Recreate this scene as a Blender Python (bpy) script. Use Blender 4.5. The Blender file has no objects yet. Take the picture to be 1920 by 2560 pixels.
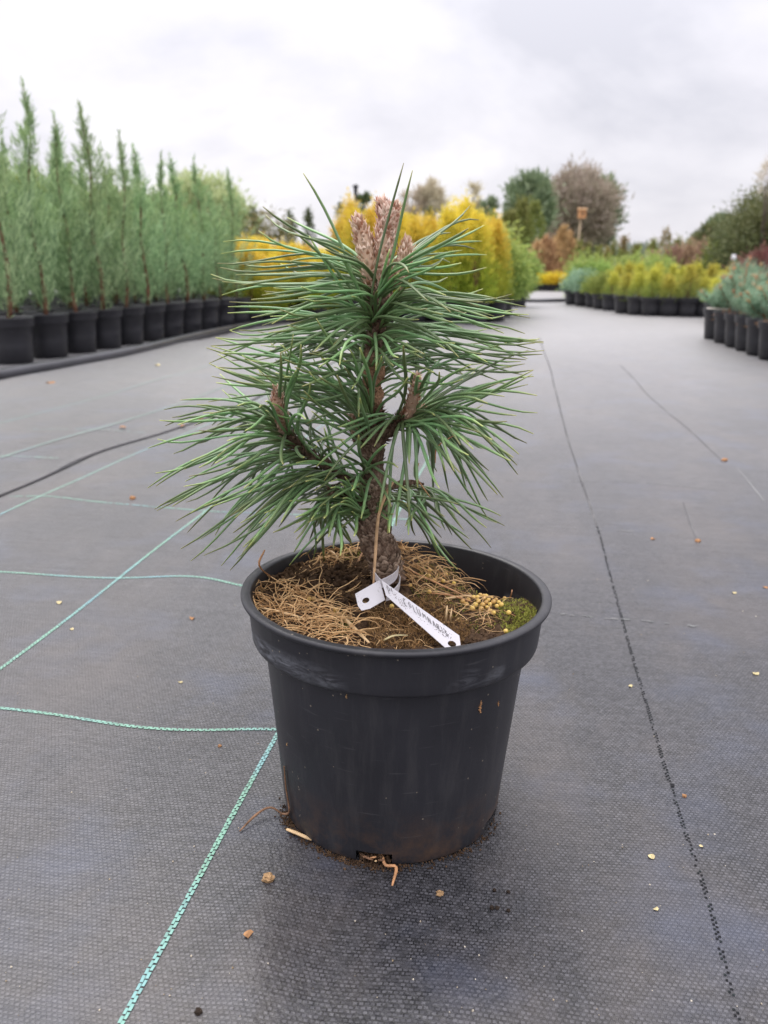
import bpy, math, random
import numpy as np
from mathutils import Vector, Matrix, noise

random.seed(7)
rng = np.random.default_rng(7)
SC = bpy.context.scene
COL = SC.collection
R = math.radians

# ------------------------------------------------------------------ camera
S = 1920 / 1659                       # notes were taken on a 1659 px wide view
F, CAM_H = 2140.0, 0.413
PITCH = math.atan((1280 - 655) / F)
cam = bpy.data.cameras.new('camera')
cam_o = bpy.data.objects.new('camera', cam)
COL.objects.link(cam_o)
cam_o.location = (0, 0, CAM_H)
cam_o.rotation_euler = (math.pi / 2 - PITCH, 0, 0)
cam.sensor_fit = 'VERTICAL'
cam.sensor_height = 36
cam.sensor_width = 27
cam.lens = F / 2560 * 36
cam.clip_start = 0.02
cam.clip_end = 3000
cam.dof.use_dof = True
cam.dof.focus_distance = 0.60
cam.dof.aperture_fstop = 10.5
SC.camera = cam_o

# ------------------------------------------------------------------ light
SC.view_settings.view_transform = 'Standard'
SC.view_settings.look = 'None'
SC.view_settings.exposure = 0.5
SC.view_settings.gamma = 1
SUN_EL, SUN_AZ = R(58), R(-25)        # behind an overcast, beyond the pot
world = bpy.data.worlds.new('World')
SC.world = world
world.use_nodes = True
wn = world.node_tree
wn.nodes.clear()


def nd(nt, typ, ins=None, **props):
    n = nt.nodes.new(typ)
    for k, v in props.items():
        setattr(n, k, v)
    for k, v in (ins or {}).items():
        if isinstance(v, bpy.types.NodeSocket):
            nt.links.new(v, n.inputs[k])
        else:
            n.inputs[k].default_value = v
    return n


def ramp(nt, fac, stops, interp='LINEAR'):
    n = nt.nodes.new('ShaderNodeValToRGB')
    n.color_ramp.interpolation = interp
    el = n.color_ramp.elements
    while len(el) < len(stops):
        el.new(0.5)
    for e, (p, c) in zip(el, stops):
        e.position = p
        e.color = tuple(c) + (1,) if len(c) == 3 else c
    nt.links.new(fac, n.inputs[0])
    return n.outputs['Color']


def math_(nt, op, a, b=0.0, c=0.0, clamp=False):
    return nd(nt, 'ShaderNodeMath', {0: a, 1: b, 2: c}, operation=op, use_clamp=clamp).outputs[0]


def mixc(nt, fac, a, b, blend='MIX'):
    n = nt.nodes.new('ShaderNodeMix')
    n.data_type = 'RGBA'
    n.blend_type = blend
    for i, v in ((0, fac), (6, a), (7, b)):
        if isinstance(v, bpy.types.NodeSocket):
            nt.links.new(v, n.inputs[i])
        elif i == 0:
            n.inputs[0].default_value = v
        else:
            n.inputs[i].default_value = tuple(v) + (1,) if len(v) == 3 else v
    return n.outputs[2]


sky = nd(wn, 'ShaderNodeTexSky', sky_type='NISHITA', sun_disc=False, sun_elevation=SUN_EL, sun_rotation=SUN_AZ)
tc = nd(wn, 'ShaderNodeTexCoord')
sep = nd(wn, 'ShaderNodeSeparateXYZ', {0: tc.outputs['Generated']})
zc = math_(wn, 'MAXIMUM', sep.outputs[2], 0.0)
den = math_(wn, 'ADD', zc, 0.42)
px = math_(wn, 'DIVIDE', sep.outputs[0], den)
py = math_(wn, 'DIVIDE', sep.outputs[1], den)
cv = nd(wn, 'ShaderNodeCombineXYZ', {0: px, 1: py, 2: 3.7}).outputs[0]
n1 = nd(wn, 'ShaderNodeTexNoise', {'Vector': cv, 'Scale': 1.5, 'Detail': 6, 'Roughness': 0.5, 'Distortion': 0.5}).outputs['Fac']
n2 = nd(wn, 'ShaderNodeTexNoise', {'Vector': cv, 'Scale': 4.5, 'Detail': 5, 'Roughness': 0.55}).outputs['Fac']
nn = math_(wn, 'ADD', math_(wn, 'MULTIPLY', n1, 0.72), math_(wn, 'MULTIPLY', n2, 0.28))
cl = ramp(wn, nn, [(0.37, (0.555, 0.55, 0.605)), (0.455, (0.655, 0.642, 0.692)), (0.53, (0.725, 0.707, 0.752)), (0.62, (0.84, 0.82, 0.845))])
# an overcast sky brightens towards the zenith (CIE overcast law)
lum = math_(wn, 'MULTIPLY_ADD', math_(wn, 'POWER', zc, 1.7), 2.3, 0.88)
cl = mixc(wn, 1.0, cl, nd(wn, 'ShaderNodeCombineXYZ', {0: lum, 1: lum, 2: lum}).outputs[0], 'MULTIPLY')
cl10 = mixc(wn, 1.0, cl, (10, 10, 10), 'MULTIPLY')
skyc = mixc(wn, 0.955, sky.outputs[0], cl10)
bg = nd(wn, 'ShaderNodeBackground', {'Color': skyc, 'Strength': 0.1})
wo = nd(wn, 'ShaderNodeOutputWorld', {'Surface': bg.outputs[0]})

sun = bpy.data.lights.new('sun', 'SUN')
sun.energy = 1.5
sun.angle = R(40)
sun.color = (1.0, 0.96, 0.9)
sun_o = bpy.data.objects.new('sun', sun)
COL.objects.link(sun_o)
sd = Vector((math.sin(SUN_AZ) * math.cos(SUN_EL), math.cos(SUN_AZ) * math.cos(SUN_EL), math.sin(SUN_EL)))
sun_o.rotation_euler = sd.to_track_quat('Z', 'Y').to_euler()
sun_o.location = (0, 0, 50)


# ------------------------------------------------------------------ helpers
def g(x, y, z=0.0):
    X = (x * S - 960) / F
    U = (1280 - y * S) / F
    dy = math.cos(PITCH) + U * math.sin(PITCH)
    dz = -math.sin(PITCH) + U * math.cos(PITCH)
    t = (z - CAM_H) / dz
    return Vector((X * t, dy * t, z))


def at(x, y, Y):
    X = (x * S - 960) / F
    U = (1280 - y * S) / F
    dy = math.cos(PITCH) + U * math.sin(PITCH)
    dz = -math.sin(PITCH) + U * math.cos(PITCH)
    t = Y / dy
    return Vector((X * t, Y, CAM_H + dz * t))


def spot(px_, Y, ytop):
    z = at(px_, ytop, Y).z
    d = Y * math.cos(PITCH) - (z * 0.5 - CAM_H) * math.sin(PITCH)
    return Vector(((px_ * S - 960) / F * d, Y, 0)), z


def tag(o, label=None, cat=None, group=None, kind=None):
    for k, v in (('label', label), ('category', cat), ('group', group), ('kind', kind)):
        if v:
            o[k] = v
    return o


def empty(name, loc=(0, 0, 0), label=None, cat=None, group=None):
    o = bpy.data.objects.new(name, None)
    o.empty_display_size = 0.05
    COL.objects.link(o)
    o.location = loc
    return tag(o, label, cat, group)


def link(name, me, parent=None, loc=None):
    o = bpy.data.objects.new(name, me)
    COL.objects.link(o)
    if parent:
        o.parent = parent
    if loc is not None:
        o.location = loc
    return o


def mesh(name, V, Fc, mat, smooth=True, attrs=None):
    me = bpy.data.meshes.new(name)
    V = np.asarray(V, dtype=np.float32).reshape(-1, 3)
    if isinstance(Fc, np.ndarray):
        n, k = Fc.shape
        me.vertices.add(len(V))
        me.vertices.foreach_set('co', V.ravel())
        me.loops.add(n * k)
        me.loops.foreach_set('vertex_index', Fc.astype(np.int32).ravel())
        me.polygons.add(n)
        me.polygons.foreach_set('loop_start', np.arange(0, n * k, k, dtype=np.int32))
        me.update(calc_edges=True)
    else:
        me.from_pydata(V.tolist(), [], Fc)
    me.polygons.foreach_set('use_smooth', np.full(len(me.polygons), smooth))
    for k, a in (attrs or {}).items():
        at_ = me.attributes.new(k, 'FLOAT', 'POINT')
        at_.data.foreach_set('value', np.asarray(a, dtype=np.float32))
    if mat:
        me.materials.append(mat)
    me.validate()
    return me


class MB:
    def __init__(s):
        s.v, s.f, s.a = [], [], []

    def add(s, vs, fs, a=0.0):
        o = len(s.v)
        s.v += [tuple(v) for v in vs]
        s.f += [tuple(i + o for i in f) for f in fs]
        s.a += list(a) if hasattr(a, '__len__') else [a] * len(vs)

    def tube(s, pts, rad, n=6, cap=True, a=None, squash=1.0):
        pts = [Vector(p) for p in pts]
        m = len(pts)
        if not hasattr(rad, '__len__'):
            rad = [rad] * m
        vs, ats = [], []
        ref = None
        for i in range(m):
            t = (pts[min(i + 1, m - 1)] - pts[max(i - 1, 0)]).normalized()
            if ref is None:
                ref = Vector((0, 0, 1)) if abs(t.z) < 0.9 else Vector((1, 0, 0))
            u = t.cross(ref)
            if u.length < 1e-6:
                u = t.orthogonal()
            u.normalize()
            w = u.cross(t).normalized()
            ref = w
            for k in range(n):
                an = 2 * math.pi * k / n
                vs.append(pts[i] + (u * math.cos(an) + w * math.sin(an) * squash) * rad[i])
                ats.append(i / (m - 1) if a is None else a)
        fs = [(i * n + k, i * n + (k + 1) % n, (i + 1) * n + (k + 1) % n, (i + 1) * n + k) for i in range(m - 1) for k in range(n)]
        if cap:
            fs.append(tuple(range(n - 1, -1, -1)))
            fs.append(tuple((m - 1) * n + k for k in range(n)))
        s.add(vs, fs, ats)

    def lathe(s, prof, n=32, a=0.0, close=False):
        vs = [(r * math.cos(2 * math.pi * k / n), r * math.sin(2 * math.pi * k / n), z) for r, z in prof for k in range(n)]
        fs = [(i * n + k, i * n + (k + 1) % n, (i + 1) * n + (k + 1) % n, (i + 1) * n + k) for i in range(len(prof) - 1) for k in range(n)]
        s.add(vs, fs, a)

    def build(s, name, mat, parent=None, smooth=True, loc=None):
        return link(name, mesh(name, s.v, s.f, mat, smooth, {'t': s.a}), parent, loc)


def dup(root, loc, rotz=0, scale=None, label=None, child_scale=None):
    r = root.copy()
    COL.objects.link(r)
    r.location = loc
    r.rotation_euler = (0, 0, rotz)
    if scale:
        r.scale = scale
    if label:
        r['label'] = label
    for ch in root.children:
        c = ch.copy()
        COL.objects.link(c)
        c.parent = r
        if child_scale and ch.name.split('.')[0] in child_scale:
            c.scale = child_scale[ch.name.split('.')[0]]
        for gch in ch.children:
            d = gch.copy()
            COL.objects.link(d)
            d.parent = c
    return r


# ------------------------------------------------------------------ materials
def mat_new(name):
    m = bpy.data.materials.new(name)
    m.use_nodes = True
    nt = m.node_tree
    return m, nt, nt.nodes['Principled BSDF']


def plain(name, col, rough=0.6, spec=0.5, var=0.25, scale=60, bump=0.0, bscale=200):
    m, nt, b = mat_new(name)
    tc = nd(nt, 'ShaderNodeTexCoord')
    n = nd(nt, 'ShaderNodeTexNoise', {'Vector': tc.outputs['Object'], 'Scale': scale, 'Detail': 5}).outputs['Fac']
    lo = [c * (1 - var) for c in col]
    hi = [min(1, c * (1 + var)) for c in col]
    nt.links.new(ramp(nt, n, [(0.3, lo), (0.7, hi)]), b.inputs['Base Color'])
    b.inputs['Roughness'].default_value = rough
    b.inputs['Specular IOR Level'].default_value = spec
    if bump:
        n2 = nd(nt, 'ShaderNodeTexNoise', {'Vector': tc.outputs['Object'], 'Scale': bscale, 'Detail': 4}).outputs['Fac']
        bp = nd(nt, 'ShaderNodeBump', {'Height': n2, 'Strength': bump, 'Distance': 0.002})
        nt.links.new(bp.outputs[0], b.inputs['Normal'])
    return m


def leafmat(name, a, b_, tip=None, rough=0.6, trans=0.35, spec=0.3, objvar=0.18):
    """a..b_ by the leaf's own random number (t), tip colour by attribute k"""
    m, nt, b = mat_new(name)
    t = nd(nt, 'ShaderNodeAttribute', attribute_name='t').outputs['Fac']
    c = ramp(nt, t, [(0.0, a), (1.0, b_)])
    if tip:
        k = nd(nt, 'ShaderNodeAttribute', attribute_name='k').outputs['Fac']
        c = mixc(nt, k, c, tip)
    oi = nd(nt, 'ShaderNodeObjectInfo').outputs['Random']
    hv = nd(nt, 'ShaderNodeHueSaturation', {'Hue': math_(nt, 'MULTIPLY_ADD', oi, 0.03, 0.485), 'Saturation': 1.0,
                                            'Value': math_(nt, 'MULTIPLY_ADD', oi, objvar * 2, 1 - objvar), 'Color': c}).outputs[0]
    nt.links.new(hv, b.inputs['Base Color'])
    b.inputs['Roughness'].default_value = rough
    b.inputs['Specular IOR Level'].default_value = spec
    tr = nd(nt, 'ShaderNodeBsdfTranslucent', {'Color': hv})
    mx = nd(nt, 'ShaderNodeMixShader', {0: trans, 1: b.outputs[0], 2: tr.outputs[0]})
    nt.links.new(mx.outputs[0], nt.nodes['Material Output'].inputs['Surface'])
    return m


def pot_material(name, hero=False):
    m, nt, b = mat_new(name)
    tc = nd(nt, 'ShaderNodeTexCoord')
    v = tc.outputs['Object']
    sp = nd(nt, 'ShaderNodeSeparateXYZ', {0: v})
    n = nd(nt, 'ShaderNodeTexNoise', {'Vector': v, 'Scale': 14, 'Detail': 6}).outputs['Fac']
    base = ramp(nt, n, [(0.3, (0.018, 0.018, 0.022)), (0.7, (0.027, 0.027, 0.033))])
    if hero:
        # chalky lime marks on the collar
        z = sp.outputs[2]
        band = math_(nt, 'MULTIPLY', math_(nt, 'SUBTRACT', 1.0, math_(nt, 'ABSOLUTE', math_(nt, 'MULTIPLY', math_(nt, 'SUBTRACT', z, 0.1530), 95)), clamp=True), 1.0)
        ms = nd(nt, 'ShaderNodeMapping', {'Vector': v, 'Scale': (38, 38, 130)}).outputs[0]
        w1 = nd(nt, 'ShaderNodeTexNoise', {'Vector': ms, 'Scale': 1.0, 'Detail': 8, 'Roughness': 0.72, 'Distortion': 1.2}).outputs['Fac']
        w2 = nd(nt, 'ShaderNodeTexNoise', {'Vector': v, 'Scale': 17, 'Detail': 2}).outputs['Fac']
        chalk = math_(nt, 'MULTIPLY', math_(nt, 'MULTIPLY', ramp(nt, w1, [(0.44, (0, 0, 0)), (0.62, (1, 1, 1))]), ramp(nt, w2, [(0.44, (0, 0, 0)), (0.54, (1, 1, 1))])), band)
        base = mixc(nt, math_(nt, 'MULTIPLY', chalk, 0.95), base, (0.20, 0.21, 0.235))
        # dried run marks and fine scuffs on the wall
        st = nd(nt, 'ShaderNodeTexNoise', {'Vector': nd(nt, 'ShaderNodeMapping', {'Vector': v, 'Scale': (75, 75, 7)}).outputs[0], 'Scale': 1.0, 'Detail': 7, 'Roughness': 0.7}).outputs['Fac']
        base = mixc(nt, math_(nt, 'MULTIPLY', ramp(nt, st, [(0.50, (0, 0, 0)), (0.74, (1, 1, 1))]), 0.30), base, (0.085, 0.082, 0.082))
        sc = nd(nt, 'ShaderNodeTexNoise', {'Vector': nd(nt, 'ShaderNodeMapping', {'Vector': v, 'Rotation': (0.5, 0.3, 0.2), 'Scale': (30, 30, 420)}).outputs[0], 'Scale': 1.0, 'Detail': 3}).outputs['Fac']
        base = mixc(nt, math_(nt, 'MULTIPLY', ramp(nt, sc, [(0.66, (0, 0, 0)), (0.72, (1, 1, 1))]), 0.28), base, (0.10, 0.10, 0.105))
        # dust film, and earth rubbed on near the foot
        d1 = nd(nt, 'ShaderNodeTexNoise', {'Vector': v, 'Scale': 30, 'Detail': 7, 'Roughness': 0.7}).outputs['Fac']
        foot = math_(nt, 'MULTIPLY', math_(nt, 'SUBTRACT', 1.0, math_(nt, 'DIVIDE', z, 0.05), clamp=True), ramp(nt, d1, [(0.45, (0, 0, 0)), (0.75, (1, 1, 1))]))
        base = mixc(nt, math_(nt, 'MULTIPLY', foot, 0.9), base, (0.12, 0.065, 0.035))
        vo = nd(nt, 'ShaderNodeTexVoronoi', {'Vector': v, 'Scale': 190}).outputs
        big = nd(nt, 'ShaderNodeTexNoise', {'Vector': v, 'Scale': 24, 'Detail': 2}).outputs['Fac']
        pick = nd(nt, 'ShaderNodeSeparateColor', {0: vo['Color']}).outputs[0]
        speck = math_(nt, 'MULTIPLY', math_(nt, 'LESS_THAN', vo['Distance'], math_(nt, 'MULTIPLY', pick, 0.13)), math_(nt, 'GREATER_THAN', math_(nt, 'ADD', pick, math_(nt, 'MULTIPLY', big, 0.35)), 1.07))
        base = mixc(nt, math_(nt, 'MULTIPLY', speck, 0.7), base, (0.26, 0.22, 0.17))
        bp = nd(nt, 'ShaderNodeBump', {'Height': nd(nt, 'ShaderNodeTexNoise', {'Vector': v, 'Scale': 900, 'Detail': 2}).outputs['Fac'], 'Strength': 0.05, 'Distance': 0.001})
        nt.links.new(bp.outputs[0], b.inputs['Normal'])
        rgh = math_(nt, 'ADD', math_(nt, 'MULTIPLY', chalk, 0.25), math_(nt, 'MULTIPLY_ADD', n, 0.14, 0.36), clamp=True)
        nt.links.new(rgh, b.inputs['Roughness'])
    else:
        b.inputs['Roughness'].default_value = 0.42
    nt.links.new(base, b.inputs['Base Color'])
    b.inputs['Specular IOR Level'].default_value = 0.45
    return m


def cloth_material():
    m, nt, b = mat_new('woven_ground_cloth')
    tc = nd(nt, 'ShaderNodeTexCoord')
    o = tc.outputs['Object']
    wob = nd(nt, 'ShaderNodeTexNoise', {'Vector': o, 'Scale': 9, 'Detail': 2}).outputs['Color']
    ow = nd(nt, 'ShaderNodeVectorMath', {0: o, 1: nd(nt, 'ShaderNodeVectorMath', {0: wob, 'Scale': 0.0035}, operation='SCALE').outputs[0]}, operation='ADD').outputs[0]
    mp = nd(nt, 'ShaderNodeMapping', {'Vector': ow, 'Rotation': (0, 0, R(9.5))}).outputs[0]
    br = nd(nt, 'ShaderNodeTexBrick', {'Vector': mp, 'Color1': (0.032, 0.032, 0.037, 1), 'Color2': (0.078, 0.077, 0.086, 1), 'Mortar': (0.042, 0.041, 0.046, 1),
                                       'Scale': 1.0, 'Mortar Size': 0.00052, 'Mortar Smooth': 0.4, 'Bias': 0.0, 'Brick Width': 0.0034, 'Row Height': 0.0030}, offset=0.5)
    # threads crowd and part a little from place to place
    d = nd(nt, 'ShaderNodeTexNoise', {'Vector': mp, 'Scale': 260, 'Detail': 3}).outputs['Fac']
    pk = nd(nt, 'ShaderNodeTexNoise', {'Vector': mp, 'Scale': 170, 'Detail': 2}).outputs['Fac']
    slit = math_(nt, 'MULTIPLY', br.outputs['Fac'], ramp(nt, pk, [(0.42, (0.12, 0.12, 0.12)), (0.60, (1, 1, 1))]))
    col = mixc(nt, slit, br.outputs['Color'], (0.008, 0.008, 0.010))
    col = mixc(nt, ramp(nt, d, [(0.34, (1, 1, 1)), (0.42, (0, 0, 0))]), col, (0.018, 0.018, 0.020))
    # dust: brown and bluish washes, drawn out along the lane
    ml = nd(nt, 'ShaderNodeMapping', {'Vector': mp, 'Scale': (1.0, 0.45, 1)}).outputs[0]
    s1 = nd(nt, 'ShaderNodeTexNoise', {'Vector': ml, 'Scale': 5.0, 'Detail': 7, 'Roughness': 0.62}).outputs['Fac']
    s2 = nd(nt, 'ShaderNodeTexNoise', {'Vector': o, 'Scale': 7.0, 'Detail': 5}).outputs['Fac']
    s3 = nd(nt, 'ShaderNodeTexNoise', {'Vector': ml, 'Scale': 1.3, 'Detail': 6}).outputs['Fac']
    col = mixc(nt, math_(nt, 'MULTIPLY', ramp(nt, s1, [(0.46, (0, 0, 0)), (0.66, (1, 1, 1))]), 0.55), col, (0.100, 0.084, 0.076))
    col = mixc(nt, math_(nt, 'MULTIPLY', ramp(nt, s2, [(0.52, (0, 0, 0)), (0.68, (1, 1, 1))]), 0.55), col, (0.054, 0.066, 0.105))
    col = mixc(nt, math_(nt, 'MULTIPLY', ramp(nt, s3, [(0.40, (0, 0, 0)), (0.75, (1, 1, 1))]), 0.55), col, (0.090, 0.088, 0.092))
    # rows of the weave catch dust unevenly: fine streaks across the lane
    mr = nd(nt, 'ShaderNodeMapping', {'Vector': mp, 'Scale': (9, 130, 1)}).outputs[0]
    s4 = nd(nt, 'ShaderNodeTexNoise', {'Vector': mr, 'Scale': 1.0, 'Detail': 5, 'Roughness': 0.65}).outputs['Fac']
    s5 = nd(nt, 'ShaderNodeTexNoise', {'Vector': mp, 'Scale': 42, 'Detail': 5, 'Roughness': 0.7}).outputs['Fac']
    # grazing sky sheen painted in: cloth colour pales further along the lane
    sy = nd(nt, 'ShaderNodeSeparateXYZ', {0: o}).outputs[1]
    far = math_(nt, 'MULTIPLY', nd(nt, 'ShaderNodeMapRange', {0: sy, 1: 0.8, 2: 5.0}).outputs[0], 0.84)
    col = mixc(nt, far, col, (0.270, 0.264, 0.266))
    k4 = math_(nt, 'ADD', math_(nt, 'MULTIPLY_ADD', s4, 0.9, 0.20), math_(nt, 'MULTIPLY', s5, 0.7))
    col = mixc(nt, 1.0, col, nd(nt, 'ShaderNodeCombineXYZ', {0: k4, 1: k4, 2: k4}).outputs[0], 'MULTIPLY')
    # rough grass and soil beyond the nursery
    gn = nd(nt, 'ShaderNodeTexNoise', {'Vector': o, 'Scale': 0.6, 'Detail': 6}).outputs['Fac']
    grass = ramp(nt, gn, [(0.35, (0.05, 0.075, 0.025)), (0.65, (0.10, 0.11, 0.05))])
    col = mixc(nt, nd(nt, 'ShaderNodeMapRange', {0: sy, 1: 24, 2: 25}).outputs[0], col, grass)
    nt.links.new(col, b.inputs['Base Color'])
    hgt = math_(nt, 'ADD', math_(nt, 'MULTIPLY', br.outputs['Fac'], -1.0), math_(nt, 'MULTIPLY', d, 0.9))
    bs = nd(nt, 'ShaderNodeMapRange', {0: sy, 1: 0.5, 2: 3.5, 3: 1.0, 4: 0.25}).outputs[0]
    bp = nd(nt, 'ShaderNodeBump', {'Height': hgt, 'Strength': bs, 'Distance': 0.0009})
    nt.links.new(bp.outputs[0], b.inputs['Normal'])
    b.inputs['Roughness'].default_value = 0.43
    b.inputs['Specular IOR Level'].default_value = 0.5
    return m


M = {}
M['cloth'] = cloth_material()
M['hero_pot'] = pot_material('hero_pot_plastic', True)
M['pot'] = pot_material('pot_plastic')
M['pipe'] = plain('pipe_plastic', (0.040, 0.040, 0.048), 0.30, 0.6, 0.3, 8)
M['soil_dark'] = plain('pot_soil', (0.055, 0.038, 0.026), 0.95, 0.1, 0.5, 60, 0.6, 300)
M['bark'] = plain('juniper_bark', (0.16, 0.085, 0.055), 0.9, 0.1, 0.4, 60)
M['wood'] = plain('far_wood', (0.17, 0.14, 0.12), 0.9, 0.1, 0.3, 5)
M['white'] = plain('white_plastic', (0.72, 0.72, 0.74), 0.45, 0.5, 0.04, 30)
M['metal'] = plain('dark_metal', (0.03, 0.032, 0.036), 0.5, 0.5, 0.2, 5)
M['straw'] = leafmat('dry_straw', (0.46, 0.26, 0.095), (0.96, 0.68, 0.34), rough=0.7, trans=0.15, objvar=0.1)
M['needle_dead'] = plain('dead_needle', (0.44, 0.23, 0.11), 0.6, 0.3, 0.35, 90)
M['straw_blade'] = plain('straw_blade', (0.60, 0.42, 0.23), 0.6, 0.3, 0.25, 120)
M['root'] = plain('root', (0.20, 0.115, 0.07), 0.85, 0.1, 0.35, 120)
M['crumb'] = plain('crumb', (0.33, 0.21, 0.11), 0.9, 0.1, 0.5, 240, 0.5, 500)
M['crumb_dark'] = plain('crumb_dark', (0.035, 0.026, 0.02), 0.9, 0.1, 0.4, 240, 0.5, 500)
M['leaf_dry'] = plain('dry_leaf', (0.34, 0.18, 0.085), 0.8, 0.2, 0.4, 160, 0.4, 500)
M['leaf_pale'] = plain('pale_leaf', (0.52, 0.44, 0.24), 0.8, 0.2, 0.35, 160, 0.4, 500)

# ------------------------------------------------------------------ ground
PC = Vector((0.0056, 0.600, 0.0))                # the pot's foot
TILT = R(1.1)
LANE = Vector((math.sin(R(9.5)), math.cos(R(9.5)), 0))


def sstep(a, b, x):
    t = np.clip((x - a) / (b - a), 0, 1)
    return t * t * (3 - 2 * t)


def gz(x, y):
    x = np.asarray(x, dtype=float)
    y = np.asarray(y, dtype=float)
    dx, dy = x - PC.x, y - PC.y
    r = np.hypot(dx, dy)
    z = -dx * math.tan(TILT) * (1 - sstep(0.095, 0.26, r))
    # soft rucks in the cloth
    fade = sstep(0.11, 0.22, r) * (1 - sstep(6, 9, np.hypot(x, y)))
    u = x * LANE.y - y * LANE.x
    v = x * LANE.x + y * LANE.y
    w = (np.sin(u * 9 + 1.1 * np.sin(v * 2.3)) * 0.0016 + np.sin(v * 13 + u * 5 + 2) * 0.0010 + np.sin(u * 27 + v * 9) * 0.0006
         + np.sin(v * 4.1 - u * 2.0 + 0.5) * 0.0022)
    z = z + w * fade
    z = z + (0.0035 * np.sin(v * 2.4 + 1.2 * np.sin(u * 1.7)) + 0.0022 * np.sin(v * 5.3 + u * 2.6 + 1) + 0.0018 * np.sin(u * 4.4 - v * 1.3)) * sstep(1.0, 2.6, y) * (1 - sstep(7, 11, y)) * (1 - sstep(3, 5, np.abs(x)))
    # a ruck in front of the pot and one that runs out to the left of it
    z = z + 0.0045 * np.exp(-(((x + 0.078) / 0.026) ** 2 + ((y - 0.430) / 0.060) ** 2))
    z = z - 0.0020 * np.exp(-(((x + 0.035) / 0.032) ** 2 + ((y - 0.430) / 0.06) ** 2))
    z = z + 0.0040 * np.exp(-(((x - 0.05) / 0.05) ** 2 + ((y - 0.40) / 0.03) ** 2))
    return z


def axis(parts):
    out = []
    for a, b, s in parts:
        out += list(np.arange(a, b, s))
    return np.array(out + [parts[-1][1]])


gx = axis([(-600, -60, 45), (-60, -6, 3), (-6, -1.2, 0.15), (-1.2, -0.45, 0.03), (-0.45, 0.5, 0.008), (0.5, 1.4, 0.03), (1.4, 6, 0.15), (6, 60, 3), (60, 600, 45)])
gy = axis([(-60, -3, 3), (-3, 0.15, 0.15), (0.15, 1.0, 0.008), (1.0, 2.6, 0.025), (2.6, 9, 0.1), (9, 30, 1), (30, 120, 9), (120, 1500, 115)])
GX, GY = np.meshgrid(gx, gy)
V = np.stack([GX, GY, gz(GX, GY)], -1).reshape(-1, 3)
nx, ny = len(gx), len(gy)
ii, jj = np.meshgrid(np.arange(nx - 1), np.arange(ny - 1))
q = (jj * nx + ii).ravel()
Fq = np.stack([q, q + 1, q + nx + 1, q + nx], -1)
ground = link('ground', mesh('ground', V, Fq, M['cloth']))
tag(ground, 'grey black woven weed control cloth covering the ground', kind='structure')


def catmull(pts, step):
    pts = [Vector((p[0], p[1], 0)) for p in pts]
    P = [pts[0] * 2 - pts[1]] + pts + [pts[-1] * 2 - pts[-2]]
    out = []
    for i in range(1, len(P) - 2):
        n = max(2, int((P[i + 1] - P[i]).length / step))
        for k in range(n):
            t = k / n
            a, b, c, d = P[i - 1], P[i], P[i + 1], P[i + 2]
            out.append(0.5 * ((2 * b) + (c - a) * t + (2 * a - 5 * b + 4 * c - d) * t * t + (3 * b - a - 3 * c + d) * t ** 3))
    out.append(pts[-1])
    return out


def resample(pts, step):
    out = [pts[0]]
    acc = 0.0
    for a, b in zip(pts, pts[1:]):
        L = (b - a).length
        while acc + L >= step:
            t = (step - acc) / L
            a = a.lerp(b, t)
            out.append(a)
            L = (b - a).length
            acc = 0.0
        acc += L
    return out


def stripe_mat(name, a, b_, dark=False):
    m, nt, b = mat_new(name)
    t = nd(nt, 'ShaderNodeAttribute', attribute_name='t').outputs['Fac']
    tc = nd(nt, 'ShaderNodeTexCoord')
    n = nd(nt, 'ShaderNodeTexNoise', {'Vector': tc.outputs['Object'], 'Scale': 6, 'Detail': 3}).outputs['Fac']
    c = mixc(nt, ramp(nt, n, [(0.48, (0, 0, 0)), (0.62, (1, 1, 1))]), a, b_)
    c = mixc(nt, math_(nt, 'MULTIPLY', t, 0.35), c, (0.04, 0.06, 0.06))
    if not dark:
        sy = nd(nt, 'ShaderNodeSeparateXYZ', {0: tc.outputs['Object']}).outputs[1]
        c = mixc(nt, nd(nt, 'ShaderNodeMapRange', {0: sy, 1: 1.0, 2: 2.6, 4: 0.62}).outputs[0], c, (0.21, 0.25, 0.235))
    nt.links.new(c, b.inputs['Base Color'])
    b.inputs['Roughness'].default_value = 0.5
    if dark:
        b.inputs['Specular IOR Level'].default_value = 0.08
    return m


M['teal'] = stripe_mat('teal_thread', (0.17, 0.36, 0.27), (0.16, 0.34, 0.37))
M['crease'] = stripe_mat('cloth_crease', (0.10, 0.098, 0.10), (0.15, 0.147, 0.147), True)
M['gap'] = stripe_mat('open_weave', (0.008, 0.008, 0.010), (0.012, 0.012, 0.014), True)


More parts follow.
